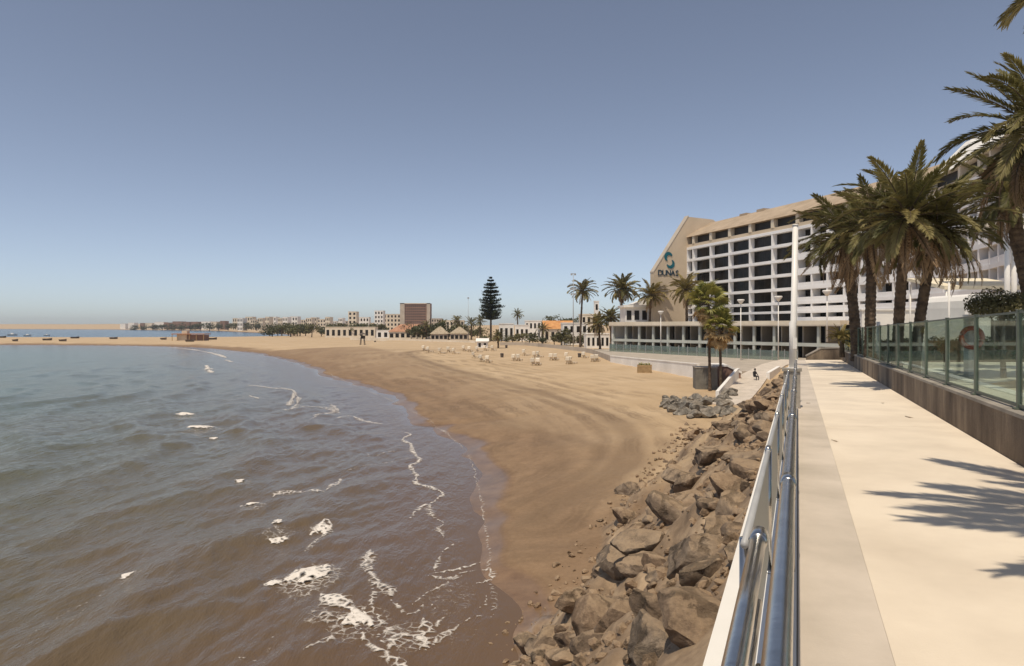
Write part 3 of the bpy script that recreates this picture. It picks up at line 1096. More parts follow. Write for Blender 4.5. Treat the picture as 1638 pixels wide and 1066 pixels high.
P0 = (44.56, 167.35)
PA = (45.4, 165.0)
P1 = (57.2, 132.0)
POLY = [P0, P1, (60.6, 120), (63.2, 109), (63.9, 101), (63.2, 93), (61.0, 84), (57.0, 74), (51.5, 66)]
ht = thing('hotel', 'long curved white hotel with rows of dark balconies and a tan gable', 'hotel', (57, 132, 2.4))
HO = ht.location
SL = [20.0, 17.0, 13.85, 10.8, 7.9, 5.0, 3.1, 1.0]          # slab tops above the eye
for k, s in enumerate(SL):
    b = MB()
    th = 0.62 if k < 6 else 0.5
    if k == 7:
        th = 0.7
    ribbon(b, POLY, [(0, ZC + s - th), (0, ZC + s), (2.55, ZC + s), (2.55, ZC + s - th)])
    b.build('floor_slab', M['hotel'], ht, org=HO)
b = MB()
ribbon(b, POLY, [(2.6, 2.0), (2.6, ZC + 20.0), (16, ZC + 20.0), (16, 2.0)])
b.build('wall', M['greige'], ht, org=HO)
# lower wall under the balconies of the near part
b = MB()
ribbon(b, POLY[1:], [(0.25, 2.0), (0.25, ZC + 0.28), (2.58, ZC + 0.28), (2.58, 2.0)])
b.build('base_wall', M['hotel'], ht, org=HO)

SEG = []
for i in range(len(POLY) - 1):
    a, c = Vector(POLY[i]), Vector(POLY[i + 1])
    L = (c - a).length
    if i == 0:
        cuts = [0, 2.5] + [2.5 + (L - 2.5) * k / 5 for k in range(1, 6)]
    else:
        nb = max(2, round(L / 3.7))
        cuts = [L * k / nb for k in range(nb + 1)]
    u = (c - a).normalized()
    SEG.append((a, u, cuts, i))


def winmesh(wd, hg, name):
    b = MB()
    b.b2((-wd / 2, 0, 0), (wd / 2, 0.05, hg), 0)
    for xx in (-wd / 2 + 0.04, 0, wd / 2 - 0.04):
        b.b2((xx - 0.035, -0.03, 0.0), (xx + 0.035, 0.0, hg), 1)
    return b.mesh(name, [M['winglass'], M['dark']])


def railmesh(wd):
    b = MB()
    b.b2((-wd / 2, 0, 0.9), (wd / 2, 0.04, 0.96))
    b.b2((-wd / 2, 0.012, 0.05), (wd / 2, 0.028, 0.9))
    return b


wm, pm, cmh = {}, {}, {}
partm = {}
for a, u, cuts, si in SEG:
    rz = math.atan2(u.y, u.x)
    inl = Vector((-u.y, u.x))
    for k in range(len(SL) - 1):
        lo, hi = ZC + SL[k + 1], ZC + SL[k] - (0.62 if k < 6 else 0.5)
        hg = hi - lo
        for j in range(len(cuts) - 1):
            wd = cuts[j + 1] - cuts[j]
            mid = a + u * (cuts[j] + wd / 2)
            key = (round(wd, 2), round(hg, 2))
            # windows deep inside the balcony
            if key not in wm:
                wm[key] = winmesh(wd - 0.42, hg - 0.06, 'window')
            p = mid + inl * (1.25 if si == 0 else 2.0)
            link('window', wm[key], ht, (p.x - HO.x, p.y - HO.y, lo + 0.03 - HO.z), (0, 0, rz))
            if k >= 5 and si == 0 and j > 0:
                # parapet and mullions of the two low storeys
                b = MB()
        for j in range(len(cuts)):
            if j == len(cuts) - 1 and si < len(SEG) - 1:
                continue
            key = round(hg, 2)
            if key not in partm:
                b = MB()
                b.b2((-0.19, 0.03, 0.0), (0.19, 2.56, hg))
                partm[key] = b.mesh('partition', M['hotel'])
            p = a + u * cuts[j]
            link('partition', partm[key], ht, (p.x - HO.x, p.y - HO.y, lo - HO.z), (0, 0, rz))
# balustrades on the near, curved part
for a, u, cuts, si in SEG:
    if si == 0:
        continue
    rz = math.atan2(u.y, u.x)
    for k in range(len(SL) - 1):
        lo = ZC + SL[k + 1]
        wd = cuts[1] - cuts[0]
        key = ('r', round(wd, 2))
        if key not in wm:
            b = MB()
            b.b2((-wd / 2 + 0.2, 0.10, 0.0), (wd / 2 - 0.2, 0.16, 0.78 if k < 5 else 0.4))
            wm[key] = b.mesh('parapet', M['hotel'])
        for j in range(len(cuts) - 1):
            p = a + u * (cuts[j] + wd / 2)
            link('parapet', wm[key], ht, (p.x - HO.x, p.y - HO.y, lo - HO.z), (0, 0, rz))

# attic storey: recessed dark openings between white blocks, tan roof above
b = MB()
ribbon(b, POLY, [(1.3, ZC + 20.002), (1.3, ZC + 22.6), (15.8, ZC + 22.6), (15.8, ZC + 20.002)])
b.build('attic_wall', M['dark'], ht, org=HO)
b = MB()
ribbon(b, POLY, [(0.25, ZC + 20.003), (0.25, ZC + 20.75), (1.2, ZC + 20.75), (1.2, ZC + 20.003)])
b.build('attic_parapet', M['tan'], ht, org=HO)
bm_ = MB()
bm_.b2((-0.42, 0.12, 0.752), (0.42, 1.27, 2.6))
blkm = bm_.mesh('attic_block', M['cream'])
for a, u, cuts, si in SEG:
    rz = math.atan2(u.y, u.x)
    for j in range(1 if si == 0 else 0, len(cuts) - (0 if si == len(SEG) - 1 else 1)):
        if si > 0 and j % 2:
            continue
        p = a + u * cuts[j]
        link('attic_block', blkm, ht, (p.x - HO.x, p.y - HO.y, ZC + 20.0 - HO.z), (0, 0, rz))
rf = MB()
ribbon(rf, POLY[:5], [(-0.1, ZC + 22.61), (0.6, ZC + 23.3), (7.5, ZC + 26.8), (16.5, ZC + 22.61)])
rf.build('roof', M['tanroof'], ht, org=HO)
rf = MB()
ribbon(rf, POLY[4:], [(-0.1, ZC + 22.61), (0.4, ZC + 23.0), (5.6, ZC + 28.2), (16.5, ZC + 22.61)])
rf.build('roof', M['white'], ht, org=HO)
for q, (dd_, hh) in enumerate([(13, 0.8), (19, 0.9)]):
    p = Vector(P0) + (Vector(P1) - Vector(P0)).normalized() * dd_ + Vector((0.94, 0.337)) * 8.4
    b = MB()
    b.box((p.x, p.y, ZC + 26.6 + hh / 2 - 0.4), (2.4, 3.2, hh), math.atan2(-0.94, 0.337))
    b.build('roof_box', M['tanroof'], ht, org=HO)

# gable fin with the sign
uu = (Vector(P1) - Vector(P0)).normalized()
nn = Vector((uu.y, -uu.x))                     # out to the sea
U3, N3 = Vector((uu.x, uu.y, 0)), Vector((nn.x, nn.y, 0))
b = MB()
b.prism([(9.7, 2.0), (9.7, ZC + 13.3), (-0.6, ZC + 27.9), (-8, ZC + 27.6), (-16, ZC + 22.5), (-16, 2.0)], N3, (0, 0, 1), (P0[0], P0[1], 0), -U3 * 1.6)
b.build('gable_wall', M['tan'], ht, org=HO)
b = MB()
b.prism([(9.76, ZC + 13.32), (9.76, ZC + 13.7), (-0.5, ZC + 28.25), (-0.5, ZC + 27.92)], N3, (0, 0, 1), Vector((P0[0], P0[1], 0)) + U3 * 0.06, -U3 * 1.72)
b.build('gable_coping', M['greige'], ht, org=HO)
face = Vector((P0[0], P0[1], 0)) + U3 * 0.002


def on_gable(o, z_, out=0.0):
    return face + N3 * o + U3 * out + Vector((0, 0, z_))


rot_face = Matrix((( -N3.x, 0, U3.x), (-N3.y, 0, U3.y), (0, 1, 0))).to_euler()   # text x runs inland, y up, z out
deps = None
xx = 0
letters = 'DUNAS'
lw = 1.24
for i, ch in enumerate(letters):
    cu = bpy.data.curves.new('letter', 'FONT')
    cu.body = ch
    cu.size = 1.95
    cu.extrude = 0.06
    cu.offset = 0.025
    cu.align_x = 'CENTER'
    tmp = bpy.data.objects.new('letter', cu)
    COL.objects.link(tmp)
    bpy.context.view_layer.update()
    me = bpy.data.meshes.new_from_object(tmp.evaluated_get(bpy.context.evaluated_depsgraph_get()))
    bpy.data.objects.remove(tmp)
    me.materials.clear()
    me.materials.append(M['ink'])
    p = on_gable(5.4 - (i - 2) * lw, ZC + 12.75, 0.08) - HO
    o = link('letter', me, ht, p, rot_face)


def crescent(o0, z0, r, a0, a1, wmax, mat):
    b = MB()
    n = 22
    vs = []
    for k in range(n + 1):
        t = k / n
        a = R(a0 + (a1 - a0) * t)
        w_ = wmax * math.sin(math.pi * min(1, t * 0.92 + 0.06)) ** 0.8 + 0.03
        for rr2, out in ((r - w_ * 0.5, 0.0), (r + w_ * 0.5, 0.0), (r + w_ * 0.5, 0.12), (r - w_ * 0.5, 0.12)):
            vs.append(on_gable(o0 - math.cos(a) * rr2, z0 + math.sin(a) * rr2, 0.01 + out))
    fs = []
    for k in range(n):
        for j in range(4):
            fs.append((k * 4 + j, k * 4 + (j + 1) % 4, k * 4 + 4 + (j + 1) % 4, k * 4 + 4 + j))
    fs += [(0, 1, 2, 3), (n * 4 + 3, n * 4 + 2, n * 4 + 1, n * 4)]
    b.add(vs, fs)
    return b.build('emblem_stroke', mat, ht, org=HO)


crescent(5.35, ZC + 17.35, 0.95, 20, 245, 0.85, M['teal'])
crescent(4.95, ZC + 15.85, 0.95, -160, 60, 0.80, M['teal'])

# low wing in front: two storeys of columns
W0, W1 = Vector((24.7, 160.0)), Vector((57.0, 113.0))
wg = thing('hotel_wing', 'low two storey hotel wing with white columns behind a glass balustrade', 'building', (W0.x, W0.y, 2.4))
WO = wg.location
wu = (W1 - W0).normalized()
wi = Vector((-wu.y, wu.x))
WL = (W1 - W0).length
wrz = math.atan2(wu.y, wu.x)


def wbox(name, s0, s1, d0, d1, z0, z1, mat, parent=wg):
    b = MB()
    c = W0 + wu * (s0 + s1) / 2 + wi * (d0 + d1) / 2
    b.box((c.x, c.y, (z0 + z1) / 2), (s1 - s0, d1 - d0, z1 - z0), wrz)
    return b.build(name, mat, parent, org=WO)


wbox('roof_slab', -0.6, WL, -0.9, 9.0, 9.25, 10.0, M['cream'])
wbox('roof_edge', -0.62, WL, -0.94, -0.5, 9.0, 9.248, M['greige'])
wbox('floor_slab', -0.3, WL, -0.3, 6.4, 5.35, 5.95, M['wingcol'])
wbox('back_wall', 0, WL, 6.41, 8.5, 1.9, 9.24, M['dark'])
wbox('end_wall', -0.31, -0.02, -0.28, 8.4, 1.9, 9.22, M['white'])
nc = 13
for k in range(nc + 1):
    s = min(max(WL * k / nc, 0.2), WL - 0.2)
    wbox('column', s - 0.24, s + 0.24, -0.24, 0.24, 1.9, 5.348, M['wingcol'])
    wbox('column', s - 0.24, s + 0.24, -0.24, 0.24, 5.952, 9.24, M['wingcol'])
    if 0 < k < nc:
        wbox('cross_wall', s - 0.12, s + 0.12, 2.2, 6.40, 5.952, 9.24, M['greige'])
        wbox('cross_wall', s - 0.12, s + 0.12, 2.2, 6.40, 1.9, 5.348, M['greige'])
# glass balustrade along the terrace in front of the wing
tg = thing('terrace_balustrade', 'long glass balustrade in front of the low hotel wing', 'balustrade', (W0.x, W0.y, 3.3))
B0, B1 = Vector((22.6, 152.0)), Vector((47.0, 108.0))
bu = (B1 - B0).normalized()
BL = (B1 - B0).length
brz = math.atan2(bu.y, bu.x)
nbp = 20
for k in range(nbp + 1):
    p = B0 + bu * BL * k / nbp
    b = MB()
    b.box((p.x, p.y, 2.4 + 1.35), (0.09, 0.09, 2.7), brz)
    b.build('post', M['polegrey'], tg, org=tg.location)
    if k < nbp:
        c = p + bu * BL / nbp / 2
        b = MB()
        b.box((c.x, c.y, 2.5 + 1.2), (BL / nbp - 0.14, 0.02, 2.3), brz)
        b.build('pane', M['glassterr'], tg, org=tg.location)
# white upper pavilion on the wing's far end
pv2 = thing('white_pavilion', 'white flat roofed pavilion with tall openings beside the hotel gable', 'building', (33, 168, 9.9))
b = MB()
pz = lambda px_, Yp: (px_ - CX) / F * Yp
xa, xb = pz(1000, 168), pz(1062, 168)
b.b2((xa, 168, 2.2), (xb, 176, 13.8))
b.build('wall', M['white'], pv2, org=pv2.location)
b = MB()
b.b2((xa - 0.5, 167.2, 13.802), (xb + 0.3, 176.5, 14.4))
b.build('roof', M['white'], pv2, org=pv2.location)
for k in range(5):
    xm = xa + (xb - xa) * (k + 0.5) / 5
    b = MB()
    b.b2((xm - 0.6, 167.93, 10.6), (xm + 0.6, 167.998, 13.0))
    b.build('window', M['winglass'], pv2, org=pv2.location)
pv3 = thing('white_block', 'white stepped block with a slanted roof rising behind the palms', 'building', (36, 178, 9.9))
b = MB()
xa, xb = pz(1014, 180), pz(1066, 180)
b.b2((xa, 180, 2.2), (xb, 190, 15.2))
b.build('wall', M['white'], pv3, org=pv3.location)
b = MB()
b.prism([(0, 15.203), (xb - xa, 15.203), (xb - xa, 18.5), ((xb - xa) * 0.45, 16.8)], (1, 0, 0), (0, 0, 1), (xa, 180, 0), (0, 10, 0))
b.build('roof', M['white'], pv3, org=pv3.location)

# terrace deck and white retaining wall above the sand
WA, WB = onz(976, 580.5, 1.95), onz(1115, 606.5, 1.95)
rw = thing('retaining_wall', 'long white retaining wall between the sand and the hotel terrace', 'wall', (WB.x, WB.y, 1.9))
b = MB()
dw = Vector((WB.x - WA.x, WB.y - WA.y, 0)).normalized()
nw = Vector((-dw.y, dw.x, 0))
a0, a1 = Vector((WA.x, WA.y, 0)), Vector((WB.x, WB.y, 0))
def wall_bar(bb, d0, d1, zl0, zl1, zr0, zr1):
    vs = []
    for p, za, zb_ in ((a0, zl0, zl1), (a1, zr0, zr1)):
        for dd0 in (d0, d1):
            for zz0 in (za, zb_):
                v = p + nw * dd0
                vs.append((v.x, v.y, zz0))
    bb.add(vs, [(0, 1, 3, 2), (4, 6, 7, 5), (0, 4, 5, 1), (2, 3, 7, 6), (0, 2, 6, 4), (1, 5, 7, 3)])


wall_bar(b, 0, 0.35, 1.2, 3.2, 1.2, 3.85)
b.build('wall_body', M['white'], rw, org=rw.location)
b = MB()
wall_bar(b, -0.06, 0.41, 3.202, 3.32, 3.852, 3.99)
b.build('coping', M['white'], rw, org=rw.location)
b = MB()
q = [a0 + nw * 0.36, a1 + nw * 0.36, Vector((31, 84, 0)), Vector((47, 100, 0)), Vector((60, 112, 0)), Vector((28, 164, 0)), Vector((20, 164, 0))]
n_ = len(q)
b.add([(p.x, p.y, 3.2) for p in q] + [(p.x, p.y, 1.0) for p in q], [tuple(range(n_))] + [(i, n_ + i, n_ + (i + 1) % n_, (i + 1) % n_) for i in range(n_)])
tag(b.build('hotel_terrace', M['terrace']), 'paved hotel terrace above the white retaining wall', kind='structure')
# grey block and little walls where the ramp meets the sand
gb = thing('grey_block', 'square grey concrete block beside the thin fan palms', 'block', (21.9, 74.5, 1.9))
b = MB()
b.box((21.9, 74.5, 3.0), (2.35, 2.4, 2.6), R(-8))
b.build('block_body', M['greyblock'], gb, org=gb.location)
b = MB()
b.box((21.9, 74.5, 4.352), (2.45, 2.5, 0.1), R(-8))
b.build('block_cap', M['concrete'], gb, org=gb.location)
lw_ = thing('curb_wall', 'angled white edged brown planting wall right of the grey block', 'wall', (25, 72, 2))
b = MB()
b.prism([(0, 1.6), (0, 4.3), (1.6, 4.3), (3.2, 3.5), (3.2, 1.6)], (1, -0.05, 0), (0, 0, 1), (23.4, 76.5, 0), (0.5, 3.0, 0))
b.build('wall_body', M['brownwall'], lw_, org=lw_.location)
b = MB()
b.prism([(-0.06, 4.303), (1.62, 4.303), (3.3, 3.47), (3.3, 3.72), (1.66, 4.52), (-0.06, 4.52)], (1, -0.05, 0), (0, 0, 1), (23.4, 76.4, 0), (0.5, 3.2, 0))
b.build('coping', M['white'], lw_, org=lw_.location)
# wooden planter on the sand
pb = onz(1031, 597, 1.95)
wp_ = thing('planter_box', 'wooden planter box filled with green plants below the white wall', 'planter', (pb.x, pb.y, 1.95), R(-12))
for k in range(4):
    b = MB()
    zz_ = 0.05 + k * 0.3
    b.b2((-1.0, -0.6, zz_), (1.0, -0.54, zz_ + 0.27))
    b.b2((-1.0, 0.54, zz_), (1.0, 0.6, zz_ + 0.27))
    b.b2((-1.0, -0.538, zz_), (-0.94, 0.538, zz_ + 0.27))
    b.b2((0.94, -0.538, zz_), (1.0, 0.538, zz_ + 0.27))
    b.build('plank', M['wood'], wp_)
for sx in (-1.03, 1.03):
    for sy in (-0.62, 0.62):
        b = MB()
        b.box((sx, sy, 0.62), (0.1, 0.1, 1.26))
        b.build('corner_post', M['wood'], wp_)
b = MB()
b.b2((-0.93, -0.53, 0.9), (0.93, 0.53, 1.1))
b.build('soil', M['bark'], wp_)
b = MB()
rg = random.Random(3)
for k in range(130):
    p = Vector((rg.uniform(-0.85, 0.85), rg.uniform(-0.45, 0.45), 1.1 + rg.random() * 0.32))
    a_ = rg.uniform(0, 6.28)
    d_ = Vector((math.cos(a_), math.sin(a_), rg.uniform(0.1, 1))) * 0.28
    s_ = Vector((-math.sin(a_), math.cos(a_), 0)) * 0.08
    b.add([p - s_, p + s_, p + d_], [(0, 1, 2)])
b.build('plants', M['fan'], wp_)

# small white lamps on the hotel terrace
LH = [(1185, 482, 112, 566), (1245, 477, 100, 570), (1323, 468, 88, 540), (1057, 500, 140, 566)]
LL = ['white cone headed terrace lamp between the fan palm and the tall lamp post', 'white cone headed terrace lamp just left of the tall white lamp post',
      'white cone headed terrace lamp right of the tall white lamp post', 'white terrace lamp standing in front of the glass balustrade by the palms']
for (hx, hy, Yp, by), lab in zip(LH, LL):
    hp = at(hx, hy, Yp)
    zb_ = 3.2 if hx < 1300 else 6.9
    o = thing('terrace_lamp', lab, 'lamp', (hp.x, hp.y, zb_), 0, 'white lamps on the hotel terrace')
    b = MB()
    b.tube([(0, 0, 0), (0, 0, hp.z - zb_ - 0.5)], [0.1, 0.07], 10)
    b.build('pole', M['polewhite'], o, True)
    b = MB()
    t_ = hp.z - zb_
    b.tube([(0, 0, t_ - 0.5), (0, 0, t_ + 0.15), (0, 0, t_ + 0.3)], [0.12, 0.62, 0.55], 14)
    b.build('lamp_head', M['polewhite'], o, True)

# ------------------------------------------------------------------ palms
def frond_mesh(name, mats, L=1.0, pairs=34, ll=0.17, lw=0.014, bend=1.0, v=0.35, seed=0, stem=0.012, curl=0.0):
    rg = random.Random(seed)
    b = MB()
    n = 12
    pts, tans = [], []
    p = Vector((0, 0, 0))
    for k in range(n + 1):
        t = k / n
        a = -bend * t ** 1.3
        T = Vector((math.cos(a), math.sin(curl * t), math.sin(a))).normalized()
        pts.append(p.copy())
        tans.append(T)
        p += T * L / n
    b.tube(pts, [stem * L * (1 - 0.85 * k / n) for k in range(n + 1)], 4, 0, False)
    for i in range(pairs):
        t = 0.13 + 0.87 * (i + 0.5) / pairs
        f = t * n
        k = min(int(f), n - 1)
        q = pts[k].lerp(pts[k + 1], f - k)
        T = tans[k].lerp(tans[k + 1], f - k).normalized()
        S = Vector((-T.y, T.x, 0)).normalized()
        U = T.cross(S)
        if U.z < 0:
            U = -U
        prof = ll * L * (0.45 + 0.75 * math.sin(math.pi * min(1, t ** 0.8 * 0.93))) * rg.uniform(0.85, 1.12)
        if t > 0.9:
            prof *= 0.75
        an = R(68 - 42 * t + rg.uniform(-7, 7))
        for s in (-1, 1):
            vv = v + rg.uniform(-0.25, 0.25)
            D = T * math.cos(an) + (S * s * math.cos(vv) + U * math.sin(vv)) * math.sin(an)
            W = D.cross(U).normalized() * lw * L
            tip = q + D * prof - Vector((0, 0, prof * rg.uniform(0.05, 0.28)))
            mid = q + D * prof * 0.45
            b.add([q, mid + W, tip, mid - W], [(0, 1, 2, 3)], 1)
    return b.mesh(name, mats)


FR = {}
def fset(key, leaf, pairs, lw, n=4, ll=0.17, stem=0.012, stemmat='bark', bends=(0.5, 0.8, 1.1, 1.5)):
    FR[key] = [frond_mesh('frond', [M[stemmat], M[leaf]], 1.0, pairs, ll, lw, bends[k % len(bends)], 0.35, 11 * k + len(key), stem, random.uniform(-0.25, 0.25)) for k in range(n)]


fset('near', 'frond', 66, 0.0115, 6, 0.14)
fset('nearlit', 'frondlit', 66, 0.0115, 4, 0.14)
fset('neardead', 'fronddead', 50, 0.008, 4, 0.10, bends=(0.6, 0.9, 1.2))
fset('mid', 'frondfar', 26, 0.024, 4, 0.17)
fset('midgreen', 'frond', 26, 0.024, 4, 0.17)
fset('midyel', 'frondyel', 26, 0.024, 4, 0.17)
fset('middead', 'fronddead', 18, 0.017, 3, 0.15)


def palm_trunk(h, r0, r1, lean=(0, 0), rings=26, n=14, seed=0):
    """stacked leaf bases: a zigzag skin that tapers"""
    rg = random.Random(seed)
    b = MB()
    vs, fs = [], []
    for i in range(rings * 2 + 1):
        t = i / (rings * 2)
        r = (r0 + (r1 - r0) * t) * (1.0 + 0.35 * max(0, 0.1 - t) * 6)
        cx, cy = lean[0] * t ** 1.4, lean[1] * t ** 1.4
        for k in range(n):
            a = 2 * math.pi * (k + 0.5 * (i // 2 % 2)) / n
            rr3 = r * (1.0 + (0.09 if i % 2 else -0.02) * rg.uniform(0.6, 1.3))
            vs.append((cx + math.cos(a) * rr3, cy + math.sin(a) * rr3, h * t + rg.uniform(-0.012, 0.012) * h / rings * 8))
    for i in range(rings * 2):
        for k in range(n):
            k2 = (k + 1) % n
            fs.append((i * n + k, i * n + k2, (i + 1) * n + k2, (i + 1) * n + k))
    fs += [tuple(range(n))[::-1], tuple(range(rings * 2 * n, (rings * 2 + 1) * n))]
    b.add(vs, fs)
    return b


def palm(name, base, crown, frl, label, cat='palm', group=None, keys=('near',), dead='neardead', nf=58, nd=12, r0=0.3, r1=0.24, seed=0,
         lo=-35, hi=86, az_bias=None, knob=1.6):
    rg = random.Random(seed)
    root = thing(name, label, cat, base, 0, group)
    top = Vector(crown) - Vector(base)
    near = frl * F / base[1] > 60
    palm_trunk(top.z, r0, r1, (top.x, top.y), 30 if near else 12, 14 if near else 8, seed).build('trunk', M['trunk'], root)
    # the swollen head under the leaves
    b = MB()
    b.tube([top + Vector((0, 0, -frl * 0.26)), top + Vector((0, 0, -frl * 0.14)), top + Vector((0, 0, 0.02)), top + Vector((0, 0, frl * 0.09))],
           [r1, r1 * knob, r1 * knob * 0.8, r1 * 0.3], 10)
    b.build('crown_base', M['bark'], root)
    for i in range(nf):
        t = (i + 0.5) / nf
        el = hi + (lo - hi) * t ** 0.85 + rg.uniform(-9, 9)
        az = i * 2.39996 + rg.uniform(-0.2, 0.2)
        key = keys[rg.randrange(len(keys))]
        bank = FR[key]
        me = bank[rg.randrange(len(bank))]
        sc = frl * rg.uniform(0.86, 1.1) * (0.80 + 0.25 * math.sin(math.pi * min(1, t + 0.15)))
        off = Vector((math.cos(az), math.sin(az), 0)) * r1 * 0.6
        link('frond', me, root, top + off + Vector((0, 0, frl * 0.06 * (1 - t))), (rg.uniform(-0.35, 0.35), -R(el), az), (sc, sc, sc))
    for i in range(nd):
        el = rg.uniform(-78, -30)
        az = i * 2.39996 * 1.7 + rg.uniform(-0.3, 0.3)
        bank = FR[dead]
        sc = frl * rg.uniform(0.6, 0.95)
        off = Vector((math.cos(az), math.sin(az), 0)) * r1
        o = link('frond', bank[rg.randrange(len(bank))], root, top + off - Vector((0, 0, frl * 0.06)), (rg.uniform(-0.6, 0.6), -R(el), az), (sc, sc, sc))
        o['label'] = 'dry brown hanging frond'
    return root


G1 = 'tall date palms behind the glass fence'
gz = lambda Y: promz(Y) + 0.3
cl = [((1371, 31.8), (1352, 385), 2.7, 'tall date palm, leftmost of the clump behind the glass fence', 5, ('near', 'nearlit')),
      ((1391, 27.6), (1396, 372), 2.4, 'date palm with a straight trunk second from the left in the clump', 6, ('near', 'near', 'nearlit')),
      ((1434, 20.2), (1450, 350), 2.05, 'date palm with the fullest dark crown in the middle of the clump', 7, ('near', 'near', 'nearlit')),
      ((1462, 20.6), (1497, 370), 2.0, 'date palm with the trunk leaning right at the right end of the clump', 8, ('near', 'nearlit'))]
for (bx, Y), (cx_, cy_), fl, lab, sd, ks in cl:
    base = Vector(((bx - CX) / F * Y, Y, gz(Y)))
    palm('date_palm', base, at(cx_, cy_, Y - (1.7 if Y < 22 else 0.5)), fl, lab, 'palm', G1, ks, 'neardead', 48, 16, 0.0078 * Y, 0.0064 * Y, sd)
# the closer palm at the right edge, brown skirt of old leaves
c = at(1668, 215, 18.5)
palm('date_palm', (c.x + 0.3, 18.4, gz(18)), c, 2.6, 'closest date palm with a skirt of dry leaves at the right edge', 'palm', G1, ('near', 'nearlit', 'nearlit'), 'neardead', 54, 34, 0.28, 0.25, 21, lo=-45)
c = Vector((5.2, 2.6, 7.3 + 5.9))
palm('date_palm', (5.6, 2.8, gz(3)), c, 3.4, 'date palm beyond the right edge whose leaf shadows reach across the near paving', 'palm', G1, ('near', 'nearlit'), 'neardead', 30, 0, 0.2, 0.18, 35, lo=-5)
c = at(1765, -40, 13.2)
palm('date_palm', (c.x + 0.4, 13.0, gz(13)), c, 2.1, 'highest date palm beyond the right edge, only a leaf tip showing', 'palm', G1, ('near', 'nearlit'), 'neardead', 46, 0, 0.2, 0.18, 33, lo=-2)
c = at(1612, 320, 24)
palm('date_palm', (c.x + 1.35, 24.2, gz(24)), c, 2.0, 'low dark date palm under the closest palm by the white columns', 'palm', G1, ('near',), 'neardead', 48, 10, 0.26, 0.23, 41)

G2 = 'date palms in front of the hotel'
mp = [((928, 548), (932, 467), 215, 5.2, 'slender date palm beside the tall floodlight mast', 51, ('midgreen', 'mid'), 40, 4, 0.34),
      ((993, 556), (995, 464), 176, 5.3, 'tall date palm with the broadest crown left of the gable', 52, ('mid', 'mid', 'midgreen'), 54, 8, 0.36),
      ((1038, 556), (1041, 474), 164, 4.5, 'date palm in front of the white pavilion', 53, ('mid', 'midyel'), 46, 6, 0.34),
      ((1099, 560), (1098, 466), 150, 4.9, 'date palm with arching leaves in front of the gable corner', 54, ('mid', 'midyel'), 46, 6, 0.34),
      ((978, 556), (977, 510), 186, 4.3, 'short dark date palm left of the broad crowned palm', 55, ('midgreen',), 44, 3, 0.36),
      ((960, 556), (957, 520), 192, 4.0, 'low yellowish date palm at the left end of the hotel palms', 56, ('midyel', 'mid'), 40, 6, 0.36)]
for (bx, by), (cx_, cy_), Y, fl, lab, sd, ks, nf, nd, rr4 in mp:
    bx_ = (bx - CX) / F * Y
    palm('date_palm', (bx_, Y, max(2.0, zat(bx_, Y)) if Y > 165 else 3.1), at(cx_, cy_, Y), fl, lab, 'palm', G2, ks, 'middead', nf, nd, rr4, rr4 * 0.8, sd)
c = at(828, 504, 330)
palm('date_palm', (c.x, 330, 2.2), c, 3.6, 'lone date palm standing above the white villas', 'palm', None, ('midgreen',), 'middead', 26, 2, 0.4, 0.3, 57)
c = at(868, 527, 262)
palm('date_palm', (c.x, 262, 2.1), c, 3.4, 'dark date palm in front of the orange roofed villa', 'palm', None, ('midgreen',), 'middead', 28, 3, 0.4, 0.3, 58)
c = at(797, 538, 205)
palm('date_palm', (c.x, 205, 2.0), c, 2.6, 'small dark date palm on the sand right of the white kiosk', 'palm', None, ('midgreen',), 'middead', 28, 3, 0.3, 0.25, 59)
for k, (px_, cy_, Y) in enumerate([(682, 522, 345), (708, 520, 342), (731, 514, 338), (754, 517, 330), (768, 515, 326)]):
    c = at(px_, cy_, Y)
    palm('date_palm', (c.x, Y, 2.2), c, 4.0, 'dark date palm in the row left of the tall conifer behind the beach', 'palm', 'date palms in the row left of the conifer', ('midgreen',), 'middead', 26, 2, 0.42, 0.34, 60 + k)


# fan palms with two thin trunks by the grey block
def fan_leaf(name, mats, seed, blades=17):
    rg = random.Random(seed)
    b = MB()
    b.tube([(0, 0, 0), (0.28, 0, 0.02), (0.55, 0, -0.02)], [0.012, 0.010, 0.007], 4, 0, False)
    for k in range(blades):
        a = R(-105 + 210 * k / (blades - 1))
        l = 0.5 * (0.78 + 0.22 * math.cos(a)) * rg.uniform(0.9, 1.08)
        d_ = Vector((math.cos(a), math.sin(a), 0))
        s_ = Vector((-math.sin(a), math.cos(a), 0)) * 0.04
        o_ = Vector((0.55, 0, -0.02))
        b.add([o_, o_ + d_ * l * 0.55 + s_ + Vector((0, 0, 0.02)), o_ + d_ * l - Vector((0, 0, l * rg.uniform(0.15, 0.5))), o_ + d_ * l * 0.55 - s_ + Vector((0, 0, 0.02))], [(0, 1, 2, 3)], 1)
    return b.mesh(name, mats)


FANS = [fan_leaf('fan_leaf', [M['bark'], M['fan']], k) for k in range(3)]
FAND = [fan_leaf('fan_leaf', [M['bark'], M['fandead']], 9 + k) for k in range(2)]


